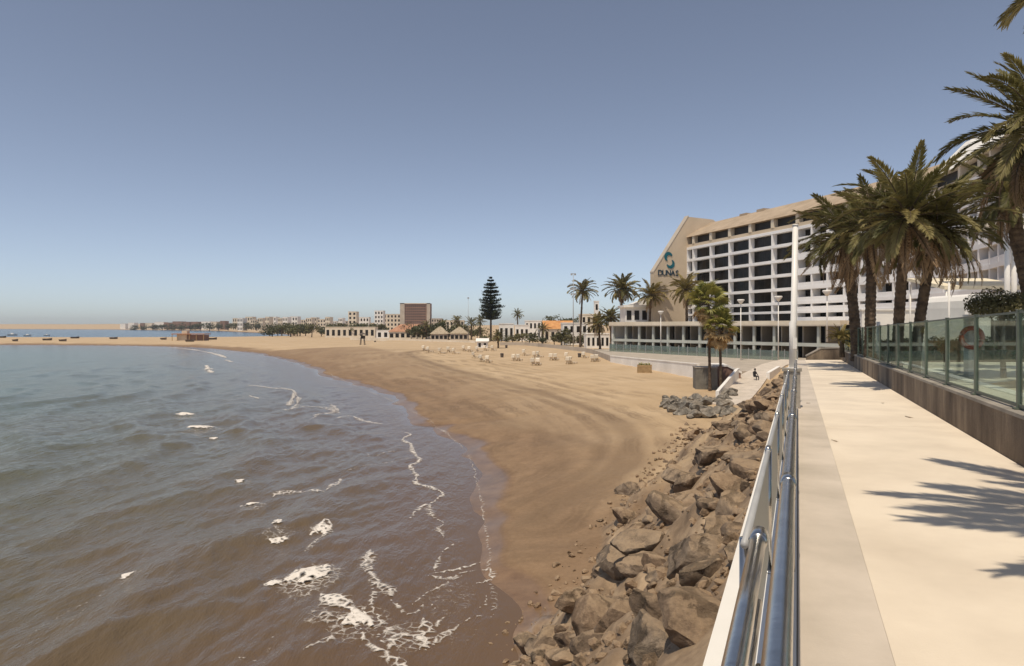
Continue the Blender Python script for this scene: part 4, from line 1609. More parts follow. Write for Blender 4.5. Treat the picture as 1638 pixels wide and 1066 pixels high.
def fan_palm(base, crown, rad, label, seed, ng=38, nd=20, r=0.16, group=None, name='fan_palm'):
    rg = random.Random(seed)
    root = thing(name, label, 'palm', base, 0, group)
    top = Vector(crown) - Vector(base)
    palm_trunk(top.z, r, r * 0.75, (top.x, top.y), 20, 10, seed).build('trunk', M['trunk'], root)
    for i in range(ng + nd):
        deadf = i >= ng
        t = (i + 0.5) / (ng + nd)
        el = 85 - 150 * t + rg.uniform(-10, 10)
        az = i * 2.39996 + rg.uniform(-0.2, 0.2)
        bank = FAND if deadf else FANS
        sc = rad * rg.uniform(0.85, 1.1) * (0.85 if deadf else 1)
        o = link('fan_leaf', bank[rg.randrange(len(bank))], root, top - Vector((0, 0, rad * 0.5 * t)), (rg.uniform(-0.5, 0.5), -R(el), az), (sc,) * 3)
        if deadf:
            o['label'] = 'dry tan fan leaf'
    return root


c1, c2 = at(1133, 480, 72), at(1151, 520, 71)
fan_palm((21.7, 72, 1.95), c1, 2.35, 'taller green fan palm with a thin trunk in front of the grey block', 81)
fan_palm((22.6, 71, 1.95), c2, 2.15, 'shorter fan palm with yellowing leaves right of the taller one', 82, 30, 26)

# spiky plant at the end of the glass fence
c = Vector(((1347 - CX) / F * 37, 37, gz(37)))
yu = thing('spiky_plant', 'pale green spiky plant at the far end of the glass fence', 'plant', c)
rg = random.Random(12)
for i in range(42):
    me = FR['midyel' if i % 3 else 'mid'][i % 4]
    link('leaf', me, yu, (rg.uniform(-0.1, 0.1), rg.uniform(-0.1, 0.1), 0.75 + rg.uniform(0, 0.5)), (rg.uniform(-0.4, 0.4), -R(rg.uniform(5, 80)), i * 2.4), (rg.uniform(0.7, 1.0),) * 3)
b = MB()
b.tube([(0, 0, 0), (0, 0, 0.9)], [0.16, 0.12], 8)
b.build('stem', M['bark'], yu)


# ------------------------------------------------------------------ broadleaf trees
def leafcloud(rng, blobs, n, size, squash=0.8):
    b = MB()
    for _ in range(n):
        c, r = blobs[rng.randrange(len(blobs))]
        while True:
            v = Vector((rng.uniform(-1, 1), rng.uniform(-1, 1), rng.uniform(-1, 1)))
            if 0.25 < v.length < 1:
                break
        v = v.normalized() * r * (0.55 + 0.5 * rng.random() ** 0.6)
        v.z *= squash
        p = Vector(c) + v
        nrm = (v.normalized() + Vector((rng.uniform(-1, 1), rng.uniform(-1, 1), rng.uniform(-0.3, 1))) * 0.9).normalized()
        a = nrm.orthogonal().normalized()
        a.rotate(Matrix.Rotation(rng.uniform(0, 6.28), 3, nrm))
        q = nrm.cross(a)
        s = size * rng.uniform(0.6, 1.3)
        b.add([p - a * s, p + q * s * 0.55, p + a * s, p - q * s * 0.55], [(0, 1, 2, 3)])
    return b


def tree_mesh(seed, h=1.0, n=420, size=0.06, wide=0.42, tr=0.35):
    rng = random.Random(seed)
    blobs = [((rng.uniform(-wide, wide) * 0.7, rng.uniform(-wide, wide) * 0.7, tr + (1 - tr) * rng.uniform(0.25, 0.8)), rng.uniform(0.16, 0.30)) for _ in range(8)]
    return leafcloud(rng, blobs, n, size), blobs


CROWNS = {}
for key, mt, tr_ in (('g', 'crown', 0.12), ('p', 'crownpale', 0.10)):
    CROWNS[key] = []
    for s_ in range(4):
        cb, bl = tree_mesh(100 + s_, 1.0, 460, 0.06, 0.46, tr_)
        tb = MB()
        tb.tube([(0, 0, 0), (0.02, 0, 0.25), (0, 0.01, 0.6)], [0.035, 0.028, 0.012], 6)
        for (bc, br) in bl[:4]:
            tb.tube([(0.01, 0, 0.28), tuple(Vector(bc) * 0.9)], [0.018, 0.006], 5)
        CROWNS[key].append((cb.mesh('crown', M[mt]), tb.mesh('trunk', M['bark'])))


def tree(px_, by, top, Y, label, key='g', group=None, wf=1.0, name='broadleaf_tree', zb_=None, i=0):
    X = (px_ - CX) / F * Y
    zb1 = zat(X, Y) - 0.1 if zb_ is None else zb_
    hh = ZC - (top - HZ) / F * Y - zb1
    o = thing(name, label, 'tree', (X, Y, zb1), (i * 1.7) % 6.28, group)
    cm, tm = CROWNS[key][i % 4]
    link('trunk', tm, o, None, None, (hh * wf, hh * wf, hh))
    link('crown', cm, o, None, None, (hh * wf, hh * wf, hh))
    return o


# round bush on a trunk, right behind the glass
c = at(1600, 488, 19.5)
bt = thing('round_tree', 'small round olive tree behind the glass fence near the right edge', 'tree', (c.x, 19.5, gz(19.5)))
rng = random.Random(5)
zz_ = c.z - gz(19.5)
bl = [((rng.uniform(-0.62, 0.62), rng.uniform(-0.4, 0.4), zz_ + rng.uniform(-0.2, 0.22)), rng.uniform(0.25, 0.40)) for _ in range(13)]
leafcloud(rng, bl, 5200, 0.042).build('crown', M['crownpale'], bt)
b = MB()
b.tube([(0.1, 0, 0), (0.05, 0, zz_ * 0.5), (0, 0, zz_)], [0.08, 0.06, 0.04], 8)
for q, _r in bl[:7]:
    b.tube([(0.05, 0, zz_ * 0.55), q], [0.035, 0.012], 6)
b.build('trunk', M['bark'], bt)
# dark hedge along the terrace beyond the glass
hd = thing('hedge', 'dark clipped hedge across the terrace behind the glass', 'hedge', (23, 31, gz(31)))
b = leafcloud(random.Random(8), [((x_ * 0.5, random.uniform(-0.3, 0.3), random.uniform(0.35, 0.9)), 0.55) for x_ in range(-12, 24)], 8000, 0.09)
b.build('foliage', M['hedge'], hd)
b = MB()
b.b2((-6, -0.35, 0), (11.8, 0.35, 1.0))
b.build('core', M['bark'], hd)

# conifer
pc = onz(785, 546, 2.1)
Yc = 300
xc = (785 - CX) / F * Yc
cn = thing('conifer', 'tall dark tiered conifer rising above the beach houses', 'tree', (xc, Yc, 2.0))
hh = ZC + (HZ - 446) / F * Yc - 2.0
b = MB()
b.tube([(0, 0, 0), (0.1, 0, hh * 0.5), (0, 0, hh * 0.97)], [0.55, 0.35, 0.06], 8)
b.build('trunk', M['bark'], cn)
rng = random.Random(17)
nt_ = 17
for k in range(nt_):
    t = k / (nt_ - 1)
    zc_ = hh * (0.34 + 0.65 * t) + rng.uniform(-0.4, 0.4)
    rad = 6.6 * (1 - t) ** 0.66 * (0.72 + 0.45 * rng.random()) + 0.5
    if k == 0:
        rad *= 0.72
    b = MB()
    nb = 7 if k < nt_ - 4 else 5
    for j in range(nb):
        az = j * 6.283 / nb + k * 0.7 + rng.uniform(-0.25, 0.25)
        rr5 = rad * rng.uniform(0.7, 1.1)
        dv = Vector((math.cos(az), math.sin(az), 0))
        tip = dv * rr5 + Vector((0, 0, zc_ + rr5 * 0.16))
        b.tube([(0, 0, zc_), tuple(tip)], [0.09, 0.03], 4, 0, False)
        for m_ in range(80):
            s_ = 0.14 + 0.82 * rng.random()
            p = Vector((0, 0, zc_)).lerp(tip, s_)
            a = rng.uniform(0, 6.28)
            e = Vector((math.cos(a), math.sin(a), rng.uniform(0.1, 1.5))) * rng.uniform(0.7, 1.5) * (0.5 + 0.5 * (1 - t))
            sd_ = e.cross(Vector((0, 0, 1))).normalized() * 0.34
            b.add([p - sd_, p + e * 0.5 + sd_ * 0.5, p + e, p - sd_ * 0.6 + e * 0.4], [(0, 1, 2, 3)])
    b.build('branch_tier', M['pine'], cn)


# ------------------------------------------------------------------ town behind the beach
def house(px0, px1, by, top, Y, label, mat='cream', roof=None, dep=None, nw=3, nf=1, group=None, cat='house', name='beach_house', zb_=None, rmat='orange', rh=0.3, winw=0.5):
    x0, x1 = (px0 - CX) / F * Y, (px1 - CX) / F * Y
    zt = ZC - (top - HZ) / F * Y
    zb1 = zat((x0 + x1) / 2, Y) - 0.2 if zb_ is None else zb_
    wd, hg = x1 - x0, zt - zb1
    dep = dep or max(6, wd * 0.5)
    o = thing(name, label, cat, ((x0 + x1) / 2, Y, zb1), 0, group)
    wallh = hg if roof is None else hg * (1 - rh)
    b = MB()
    b.b2((-wd / 2, 0, 0), (wd / 2, dep, wallh))
    b.build('wall', M[mat], o)
    if roof is None:
        b = MB()
        b.b2((-wd / 2 - 0.15, -0.15, wallh + 0.003), (wd / 2 + 0.15, dep + 0.15, wallh + min(0.4, hg * 0.05)))
        b.build('roof', M[mat], o)
    elif roof == 'hip':
        b = MB()
        e = 0.5
        zr = wallh + 0.004
        r_ = min(wd, dep) * 0.45
        b.add([(-wd / 2 - e, -e, zr), (wd / 2 + e, -e, zr), (wd / 2 + e, dep + e, zr), (-wd / 2 - e, dep + e, zr),
               (-wd / 2 + r_, dep / 2, hg), (wd / 2 - r_, dep / 2, hg)], [(0, 1, 5, 4), (1, 2, 5), (2, 3, 4, 5), (3, 0, 4), (0, 3, 2, 1)])
        b.build('roof', M[rmat], o)
    elif roof == 'gable':
        b = MB()
        b.prism([(-0.5, wallh + 0.004), (dep / 2, hg), (dep + 0.5, wallh + 0.004)], (0, 1, 0), (0, 0, 1), (-wd / 2 - 0.4, 0, 0), (wd + 0.8, 0, 0))
        b.build('roof', M[rmat], o)
    if nw:
        fh = wallh / nf
        b = MB()
        b.b2((-wd / nw * winw / 2, -0.05, 0), (wd / nw * winw / 2, -0.003, fh * 0.55))
        wme = b.mesh('window', M['winglass'])
        for f_ in range(nf):
            for k in range(nw):
                link('window', wme, o, (-wd / 2 + wd * (k + 0.5) / nw, 0, f_ * fh + fh * 0.22))
    return o


# distinct buildings
tw = house(640, 688, 540, 486, 900, 'big brown hotel tower, the tallest block on the skyline', 'brownwall', None, 18, 0, 1, None, 'tower', 'hotel_tower')
zt_ = (540 - 486) / F * 900
b = MB()
wd = 48 / F * 900
hg = 9 + 36 / F * 900 - tw.location.z
for sx, ww in ((-1, 6.2), (1, 4.6)):
    b = MB()
    b.b2((sx * wd / 2 - (ww if sx > 0 else 0), -0.9, 0), (sx * wd / 2 + (ww if sx < 0 else 0), -0.01, hg + 0.8))
    b.build('side_pier', M['greige'], tw)
b = MB()
b.b2((-wd / 2, -0.9, hg - 0.4), (wd / 2, -0.91 + 0.5, hg + 0.6))
b.build('parapet', M['tan'], tw)
b = MB()
for f_ in range(9):
    zz_ = 4 + f_ * (hg - 5) / 9
    for k in range(11):
        xx = -wd / 2 + 7.2 + k * (wd - 12.6) / 11
        b.b2((xx, -0.06, zz_), (xx + 1.6, -0.004, zz_ + 1.7))
o = b.build('window_rows', M['dark'], tw)
o['kind'] = 'stuff'

house(557, 570, 524, 499, 820, 'narrow pale apartment block left of the brown tower', 'cream', None, 14, 2, 5, None, 'apartment block', 'apartment_block')
house(571, 590, 524, 508, 860, 'lower white apartment block beside the narrow pale one', 'white', None, 12, 4, 3, None, 'apartment block', 'apartment_block')
house(599, 613, 520, 497.5, 880, 'white apartment block just left of the brown tower', 'white', None, 14, 3, 5, None, 'apartment block', 'apartment_block')
house(613, 641, 522, 503, 940, 'stepped cream apartment block touching the brown tower', 'cream', None, 14, 5, 4, None, 'apartment block', 'apartment_block')
house(690, 706, 524, 510, 900, 'pale low block right of the brown tower', 'greige', None, 14, 4, 3, None, 'apartment block', 'apartment_block')
house(708, 742, 524, 513, 700, 'long pale building behind the row of palms', 'cream', None, 12, 6, 2, None, 'building', 'long_building')
house(622, 684, 545, 519, 360, 'orange roofed beach restaurant with an open white front', 'cream', 'hip', 12, 7, 1, None, 'restaurant', 'beach_restaurant', None, 'redroof', 0.5, 0.62)
house(520, 600, 537, 524, 430, 'long low pinkish beach bar with a flat roof', 'cream', None, 9, 9, 1, None, 'beach bar', 'beach_bar')
house(602, 622, 541, 529, 400, 'small white kiosk left of the orange roofed restaurant', 'white', None, 6, 2, 1, None, 'kiosk', 'beach_kiosk')
house(689, 716, 545, 522, 330, 'thatched pavilion with a pale pointed roof', 'greige', 'hip', 9, 4, 1, None, 'pavilion', 'thatched_pavilion', None, 'thatch', 0.55, 0.7)
house(720, 748, 545, 523, 328, 'second thatched pavilion under the palms beside the conifer', 'greige', 'hip', 9, 4, 1, None, 'pavilion', 'thatched_pavilion', None, 'thatch', 0.5, 0.7)
house(763, 780, 556, 541.5, 208, 'white beach kiosk with a dark doorway on the open sand', 'white', 'gable', 3.2, 2, 1, None, 'kiosk', 'beach_kiosk', None, 'white', 0.3, 0.45)
house(798, 822, 545, 519, 312, 'white villa with two tall dark openings beside the conifer', 'white', None, 10, 3, 1, None, 'villa', 'beach_villa')
house(824, 846, 545, 521, 300, 'white villa with arched windows under the lone palm', 'white', None, 10, 3, 1, None, 'villa', 'beach_villa')
house(840, 878, 545, 514, 345, 'white flat roofed villa row behind the first villas', 'white', None, 10, 6, 2, None, 'villa', 'beach_villa')
house(870, 918, 548, 513, 285, 'villa with a large bright orange tiled roof', 'cream', 'gable', 12, 5, 1, None, 'villa', 'beach_villa', None, 'orange', 0.38)
house(900, 940, 548, 518, 240, 'white villa with round openings below the floodlight mast', 'white', None, 9, 4, 2, None, 'villa', 'beach_villa')
house(930, 962, 551, 504, 250, 'cream stepped villa with a narrow chimney tower', 'cream', None, 10, 4, 3, None, 'villa', 'beach_villa')
house(951, 958, 545, 483, 268, 'slim white tower rising between villa and palms', 'white', None, 2.2, 1, 4, None, 'tower', 'white_tower')
house(938, 975, 553, 535, 205, 'low white poolside building beneath the yellowish palm', 'white', None, 7, 5, 1, None, 'building', 'pool_building')
rng = random.Random(44)
for k, px_ in enumerate([372, 380, 392, 401, 412, 424, 431, 444, 452, 463, 478, 489, 497, 508, 520, 530, 541, 549]):
    top = rng.uniform(506.5, 514)
    wd = rng.uniform(6, 13)
    house(px_, px_ + wd, 520, top, 1150 + rng.uniform(-60, 120), 'small pale hillside block on the far skyline left of the town', rng.choice(['white', 'cream', 'cream', 'greige']), None, 20, 3, 3,
          'pale blocks on the far skyline', 'building', 'hillside_block')
for k, px_ in enumerate([192, 205, 224, 232, 247, 262, 276, 292, 306, 322, 338, 352]):
    Yv = 1750 - (px_ - 190) * 2.2
    top = 518.5 - (px_ - 190) / 160 * 3 - rng.uniform(0, 2.2)
    house(px_, px_ + rng.uniform(7, 15), 526, top, Yv, 'tiny bungalow along the far shore left of the town', rng.choice(['white', 'cream', 'brownwall', 'brownwall']), None, 20, 0, 1,
          'bungalows along the far shore', 'building', 'bungalow')
# trees of the town
for k in range(30):
    px_ = 432 + k * 6.4 + rng.uniform(-4, 4)
    Y = rng.uniform(480, 760)
    if k % 2:
        Y = rng.uniform(430, 520)
    tree(px_, 535, rng.uniform(514, 522) , Y, 'dark tree in the belt between the beach and the far town', 'g' if rng.random() < 0.65 else 'p', 'trees between the beach and the far town', rng.uniform(0.9, 1.5), i=k)
for k in range(16):
    px_ = 640 + k * 8.6 + rng.uniform(-3, 3)
    tree(px_, 540, rng.uniform(512, 528), rng.uniform(335, 372), 'dark bushy tree behind the palms around the conifer', 'g' if rng.random() < 0.7 else 'p', 'bushy trees around the conifer', rng.uniform(0.8, 1.2), i=k)
for k in range(11):
    px_ = 794 + k * 15 + rng.uniform(-4, 4)
    tree(px_, 545, rng.uniform(530, 537), 268 - k * 4.5, 'low bushy tree in the gardens along the back of the beach', 'g' if rng.random() < 0.5 else 'p', 'low trees in the beachside gardens', rng.uniform(0.9, 1.5), i=k)
for k in range(8):
    px_ = 880 + k * 9 + rng.uniform(-3, 3)
    tree(px_, 520, rng.uniform(502, 507), 420, 'dark tree on the rise behind the orange roof', 'g', 'trees on the rise behind the orange roof', 0.7, i=k)
tree(898, 553, 521, 236, 'bushy olive tree between the dark palm and the white villa', 'p', None, 0.9, i=2)
tree(775, 553, 531, 235, 'dense dark tree at the foot of the conifer', 'g', None, 1.0, i=1)
for k in range(14):
    px_ = 215 + k * 15
    tree(px_, 526, 519.5 - k * 0.35 - rng.uniform(0, 1.6), 1500 - k * 30, 'tiny dark tree along the far shore', 'g', 'tiny trees along the far shore', 1.3, i=k)

# garden wall along the back of the beach
gw2 = thing('beach_wall', 'low pale wall between the sand and the palm gardens', 'wall', (-20, 300, 2))
b = MB()
ptsw = [onz(a, c, 2.05) for a, c in ((560, 542.5), (640, 545), (700, 547), (760, 549))]
for a, c in zip(ptsw[:-1], ptsw[1:]):
    dv = (c - a)
    nv = Vector((-dv.y, dv.x, 0)).normalized() * 0.4
    b.add([(a.x, a.y, 1.5), (c.x, c.y, 1.5), (c.x, c.y, 3.0), (a.x, a.y, 3.0), *[(p.x + nv.x, p.y + nv.y, z_) for p, z_ in ((a, 1.5), (c, 1.5), (c, 3.0), (a, 3.0))]],
          [(0, 1, 2, 3), (4, 7, 6, 5), (3, 2, 6, 7), (0, 3, 7, 4), (1, 5, 6, 2)])
b.build('wall_body', M['cream'], gw2, org=gw2.location)
ds = thing('garden_fence', 'grey brown fence between the sand and the villas', 'fence', (25, 220, 2))
b = MB()
ptsw = [onz(a, c, 2.05) for a, c in ((800, 553), (840, 553), (880, 557), (930, 563), (978, 572))]
for a, c in zip(ptsw[:-1], ptsw[1:]):
    dv = (c - a)
    nv = Vector((-dv.y, dv.x, 0)).normalized() * 0.3
    b.add([(a.x, a.y, 1.5), (c.x, c.y, 1.5), (c.x, c.y, 3.2), (a.x, a.y, 3.2), *[(p.x + nv.x, p.y + nv.y, z_) for p, z_ in ((a, 1.5), (c, 1.5), (c, 3.2), (a, 3.2))]],
          [(0, 1, 2, 3), (4, 7, 6, 5), (3, 2, 6, 7), (0, 3, 7, 4), (1, 5, 6, 2)])
b.build('fence_panel', M['greige'], ds, org=ds.location)

# masts
def mast(px_, top, by, Y, label, heads, name='floodlight_mast', r=0.13):
    x_ = (px_ - CX) / F * Y
    zb1 = zat(x_, Y)
    hh = ZC - (top - HZ) / F * Y - zb1
    o = thing(name, label, 'mast', (x_, Y, zb1))
    b = MB()
    b.tube([(0, 0, 0), (0, 0, hh)], [r * 1.3, r * 0.6], 8)
    b.build('pole', M['polegrey'], o, True)
    for z_, w_ in heads:
        b = MB()
        b.b2((-w_ / 2, -0.06, hh - z_ - 0.09), (w_ / 2, 0.06, hh - z_ + 0.09))
        for s_ in (-1, 1):
            b.box((s_ * (w_ / 2 - 0.25), -0.2, hh - z_ - 0.3), (0.55, 0.35, 0.42))
        b.build('floodlight', M['polegrey'], o)


mast(917, 437.5, 555, 200, 'tall floodlight mast with two tiers of lamps by the slender palm', [(0.1, 1.6), (4.6, 1.7), (6.2, 1.6)])
mast(749, 476, 548, 320, 'thin bare pole left of the conifer', [(0.1, 0.8)], 'beach_pole', 0.1)
mast(862, 528, 556, 215, 'thin pole in front of the villas', [(0.1, 0.7)], 'beach_pole', 0.07)

# ------------------------------------------------------------------ things on the sand
def lounger_proto():
    o = thing('sun_lounger', 'x', 'sun lounger', (0, 0, 0), 0, 'cream sun loungers on the beach')
    b = MB()
    b.b2((-0.33, -0.95, 0.28), (0.33, 0.35, 0.36))
    b.build('base', M['lounge'], o)
    b = MB()
    b.box((0, 0.62, 0.62), (0.66, 0.10, 0.78), 0, 0, Matrix.Rotation(R(-38), 3, 'X'))
    b.build('backrest', M['lounge'], o)
    b = MB()
    b.prism([(0.95, 0.7), (0.95, 1.25), (0.60, 1.36), (0.30, 1.25), (0.36, 1.20), (0.60, 1.29), (0.87, 1.20), (0.87, 0.7)], (0, 1, 0), (0, 0, 1), (-0.36, 0, 0), (0.72, 0, 0))
    b.build('hood', M['lounge'], o)
    for sx in (-0.29, 0.29):
        for sy in (-0.85, 0.3, 0.8):
            b = MB()
            b.b2((sx - 0.035, sy - 0.035, 0), (sx + 0.035, sy + 0.035, 0.28))
            b.build('leg', M['wood'], o)
    return o


zs = 4.55
lspots = [(365, 190), (400, 200), (488, 210), (540, 200), (590, 212), (655, 192), (692, 198), (757, 200), (808, 190), (862, 192), (735, 240),
          (785, 262), (828, 270), (1022, 262), (1050, 262), (1100, 226), (1172, 240), (1200, 238), (1162, 292), (1190, 292), (1290, 258), (1318, 258), (1405, 250),
          (1410, 285), (1438, 285), (1530, 244), (1590, 270), (1618, 268)]
proto = lounger_proto()
ordn = {}
nearlab = {13: 'left of two cream sun loungers near the middle of the open sand', 18: 'left of the nearest pair of cream sun loungers', 19: 'right of the nearest pair of cream sun loungers',
           23: 'left lounger of the pair in front of the grey brown fence', 26: 'lounger left of the last pair by the white wall', 27: 'last cream sun lounger on the right by the white wall',
           0: 'farthest cream sun lounger at the left end of the rows'}
rg = random.Random(9)
for i, (zx, zy) in enumerate(lspots):
    p = onz(600 + zx / zs, 520 + zy / zs, 2.0)
    o = proto if i == 0 else copy_tree(proto)
    o.location = (p.x, p.y, zat(p.x, p.y) - 0.02)
    o.rotation_euler.z = R(150 + rg.uniform(-18, 18))
    s_ = 1.15 if p.y > 150 else 1.05
    o.scale = (s_, s_, s_)
    o['label'] = nearlab.get(i, 'cream hooded sun lounger in the loose rows across the dry sand')
    if i in nearlab:
        o['group'] = 'cream sun loungers on the beach'
for px_, py_, lab in ((803, 572, 'dark litter bin standing alone among the loungers'), (810, 557.5, 'dark litter bin beside the small palm'), (927, 572.5, 'dark litter bin in front of the fence'), (600, 547, 'small dark litter bin far up the beach')):
    p = onz(px_, py_, 2.0)
    o = thing('litter_bin', lab, 'bin', (p.x, p.y, zat(p.x, p.y)))
    b = MB()
    b.tube([(0, 0, 0), (0, 0, 0.75)], [0.34, 0.4], 10)
    b.build('bin_body', M['boat'], o)
    b = MB()
    b.tube([(0, 0, 0.751), (0, 0, 0.86), (0, 0, 0.95)], [0.44, 0.42, 0.15], 10)
    b.build('bin_lid', M['boat'], o)

# lifeguard stand
p = onz(580, 553, 1.8)
o = thing('lifeguard_chair', 'dark wooden lifeguard chair on the far sand', 'lifeguard chair', (p.x, p.y, zat(p.x, p.y)))
for sx in (-0.8, 0.8):
    for sy in (-0.8, 0.8):
        b = MB()
        b.tube([(sx, sy, 0), (sx * 0.6, sy * 0.6, 3.2)], 0.12, 6)
        b.build('leg', M['boat'], o)
b = MB()
b.b2((-0.8, -0.8, 2.3), (0.8, 0.8, 2.45))
b.b2((-0.8, 0.65, 2.45), (0.8, 0.8, 3.5))
b.build('seat', M['boat'], o)
b = MB()
b.add([(-1.3, -1.3, 3.9), (1.3, -1.3, 3.9), (1.3, 1.3, 3.9), (-1.3, 1.3, 3.9), (0, 0, 4.7)], [(0, 1, 4), (1, 2, 4), (2, 3, 4), (3, 0, 4), (3, 2, 1, 0)])
b.build('canopy', M['boat'], o)

# the beach bar on the spit
p = onz(300, 545.5, 1.3)
hb = thing('spit_bar', 'beach bar with a flat brown roof on the sand spit', 'beach bar', (p.x, p.y, 1.2))
b = MB()
b.b2((-5.5, 0, 0), (-0.5, 5, 3.4))
b.build('pale_hut', M['tan'], hb)
b = MB()
b.b2((-0.4, 0.5, 0), (8.5, 6, 3.2))
b.build('brown_hut', M['brownwall'], hb)
b = MB()
b.b2((-8.0, -1.2, 3.45), (9.2, 6.4, 3.9))
b.build('roof', M['redroof'], hb)
b = MB()
b.b2((-3.6, 1, 3.91), (-0.8, 4, 5.4))
b.build('roof_tank', M['tan'], hb)
for xq in (-7.6, -5.0, 1.4, 5.0, 8.8):
    b = MB()
    b.b2((xq - 0.12, -1.0, 0), (xq + 0.12, -0.76, 3.44))
    b.build('post', M['wood'], hb)


def boat_mesh(L=1.0):
    b = MB()
    prof = [(-0.5, 0.14, 0.0), (-0.46, 0.19, 0.0), (-0.2, 0.21, -0.01), (0.1, 0.20, -0.0), (0.35, 0.12, 0.03), (0.5, 0.015, 0.07)]
    vs, fs = [], []
    for x_, w_, zz in prof:
        vs += [(x_, -w_, 0.16 + zz), (x_, -w_ * 0.65, 0.0), (x_, 0, -0.04), (x_, w_ * 0.65, 0.0), (x_, w_, 0.16 + zz), (x_, w_ * 0.8, 0.145 + zz), (x_, 0, 0.05), (x_, -w_ * 0.8, 0.145 + zz)]
    n = len(prof)
    for i in range(n - 1):
        for j in range(8):
            fs.append((i * 8 + j, i * 8 + (j + 1) % 8, i * 8 + 8 + (j + 1) % 8, i * 8 + 8 + j))
    fs += [tuple(range(8)), tuple(range((n - 1) * 8, n * 8))[::-1]]
    b.add(vs, fs)
    return b


bd = boat_mesh().mesh('hull', M['boat'])
bw = boat_mesh().mesh('hull', M['white'])
sm = MB()
sm.b2((-0.22, -0.14, 0.09), (-0.14, 0.14, 0.115))
sm.b2((0.08, -0.14, 0.09), (0.16, 0.14, 0.115))
sm = sm.mesh('seat', M['wood'])
cb_ = MB()
cb_.b2((-0.15, -0.1, 0.12), (0.12, 0.1, 0.30))
cb_ = cb_.mesh('cabin', M['white'])
bl_ = [(25, 546, 'small dark boat hauled up at the left end of the spit'), (76, 545, 'long dark boat drawn up on the spit below the white yacht'), (101, 546, 'little dark boat, third from the left on the spit'),
       (120, 542, 'dark boat lying at the water side of the spit'), (182, 543, 'dark boat alone in the middle of the spit'), (262, 544, 'dark boat left of the beach bar'), (340, 544, 'dark boat right of the beach bar'),
       (304, 547, 'dark boat directly in front of the beach bar'), (3, 541, 'dark boat cut by the left picture edge')]
for i, (px_, py_, lab) in enumerate(bl_):
    p = onz(px_, py_, 1.25)
    o = thing('rowing_boat', lab, 'boat', (p.x, p.y, zat(p.x, p.y) + 0.2), R((i * 37) % 60 - 30), 'dark boats on the sand spit')
    link('hull', bd, o, None, None, (4.6, 4.6, 5.0))
    link('seat', sm, o, None, None, (4.6, 4.6, 5.0))
for px_, py_, s_, lab in ((20, 537, 8, 'white motor boat with a cabin nearest the left edge'), (44, 538, 6, 'small white motor boat second from the left'), (75, 537.5, 5, 'small white motor boat left of the spit boats')):
    p = onz(px_, py_, 0)
    o = thing('motor_boat', lab, 'boat', (p.x, p.y, 0.1), R(20), 'white motor boats beyond the spit')
    link('hull', bw, o, None, None, (s_, s_, s_))
    link('cabin', cb_, o, None, None, (s_, s_, s_))

# ------------------------------------------------------------------ rocks
def rock_mesh(seed, sub=3, flat=0.75):
    rng = random.Random(seed)
    bm = bmesh.new()
    bmesh.ops.create_icosphere(bm, subdivisions=sub, radius=1)
    planes = []
    for _ in range(rng.randint(7, 11)):
        n = Vector((rng.uniform(-1, 1), rng.uniform(-1, 1), rng.uniform(-1, 1))).normalized()
        planes.append((n, rng.uniform(0.42, 0.80)))
    off = Vector((seed * 3.1, seed * 1.7, 0))
    sc = Vector((rng.uniform(0.9, 1.35), rng.uniform(0.75, 1.0), rng.uniform(flat * 0.65, flat * 1.1)))
    for v in bm.verts:
        p = v.co.copy()
        for n, d_ in planes:
            e = p.dot(n) - d_
            if e > 0:
                p -= n * e * 0.93
        q = p + off
        p += p.normalized() * (mnoise.fractal(q * 1.6, 0.9, 2.1, 5) * 0.11)
        v.co = Vector((p.x * sc.x, p.y * sc.y, p.z * sc.z))
    me = bpy.data.meshes.new('rock')
    bm.to_mesh(me)
    bm.free()
    me.polygons.foreach_set('use_smooth', [True] * len(me.polygons))
    try:
        me.set_sharp_from_angle(angle=R(24))
    except Exception:
        pass
    me.update()
    return me


def rset(mat, n, s0, sub):
    out = []
    for k in range(n):
        me = rock_mesh(s0 + k, sub)
        me.materials.append(M[mat])
        out.append(me)
    return out


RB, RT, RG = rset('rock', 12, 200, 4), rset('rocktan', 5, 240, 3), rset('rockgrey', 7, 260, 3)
rg = random.Random(31)
placed = []


def place_rock(X, Y, s, me, label, group=None, sink=0.3, rot=None, name='boulder', z0=None):
    z_ = zat(X, Y) if z0 is None else z0
    o = link(name, me, None, (X, Y, z_ + s * (0.5 - sink)), rot or (rg.uniform(-0.4, 0.4), rg.uniform(-0.4, 0.4), rg.uniform(0, 6.28)), (s, s, s))
    tag(o, label, 'rock', group)
    placed.append((X, Y, s))
    return o


GR = 'brown boulders on the bank below the railing'


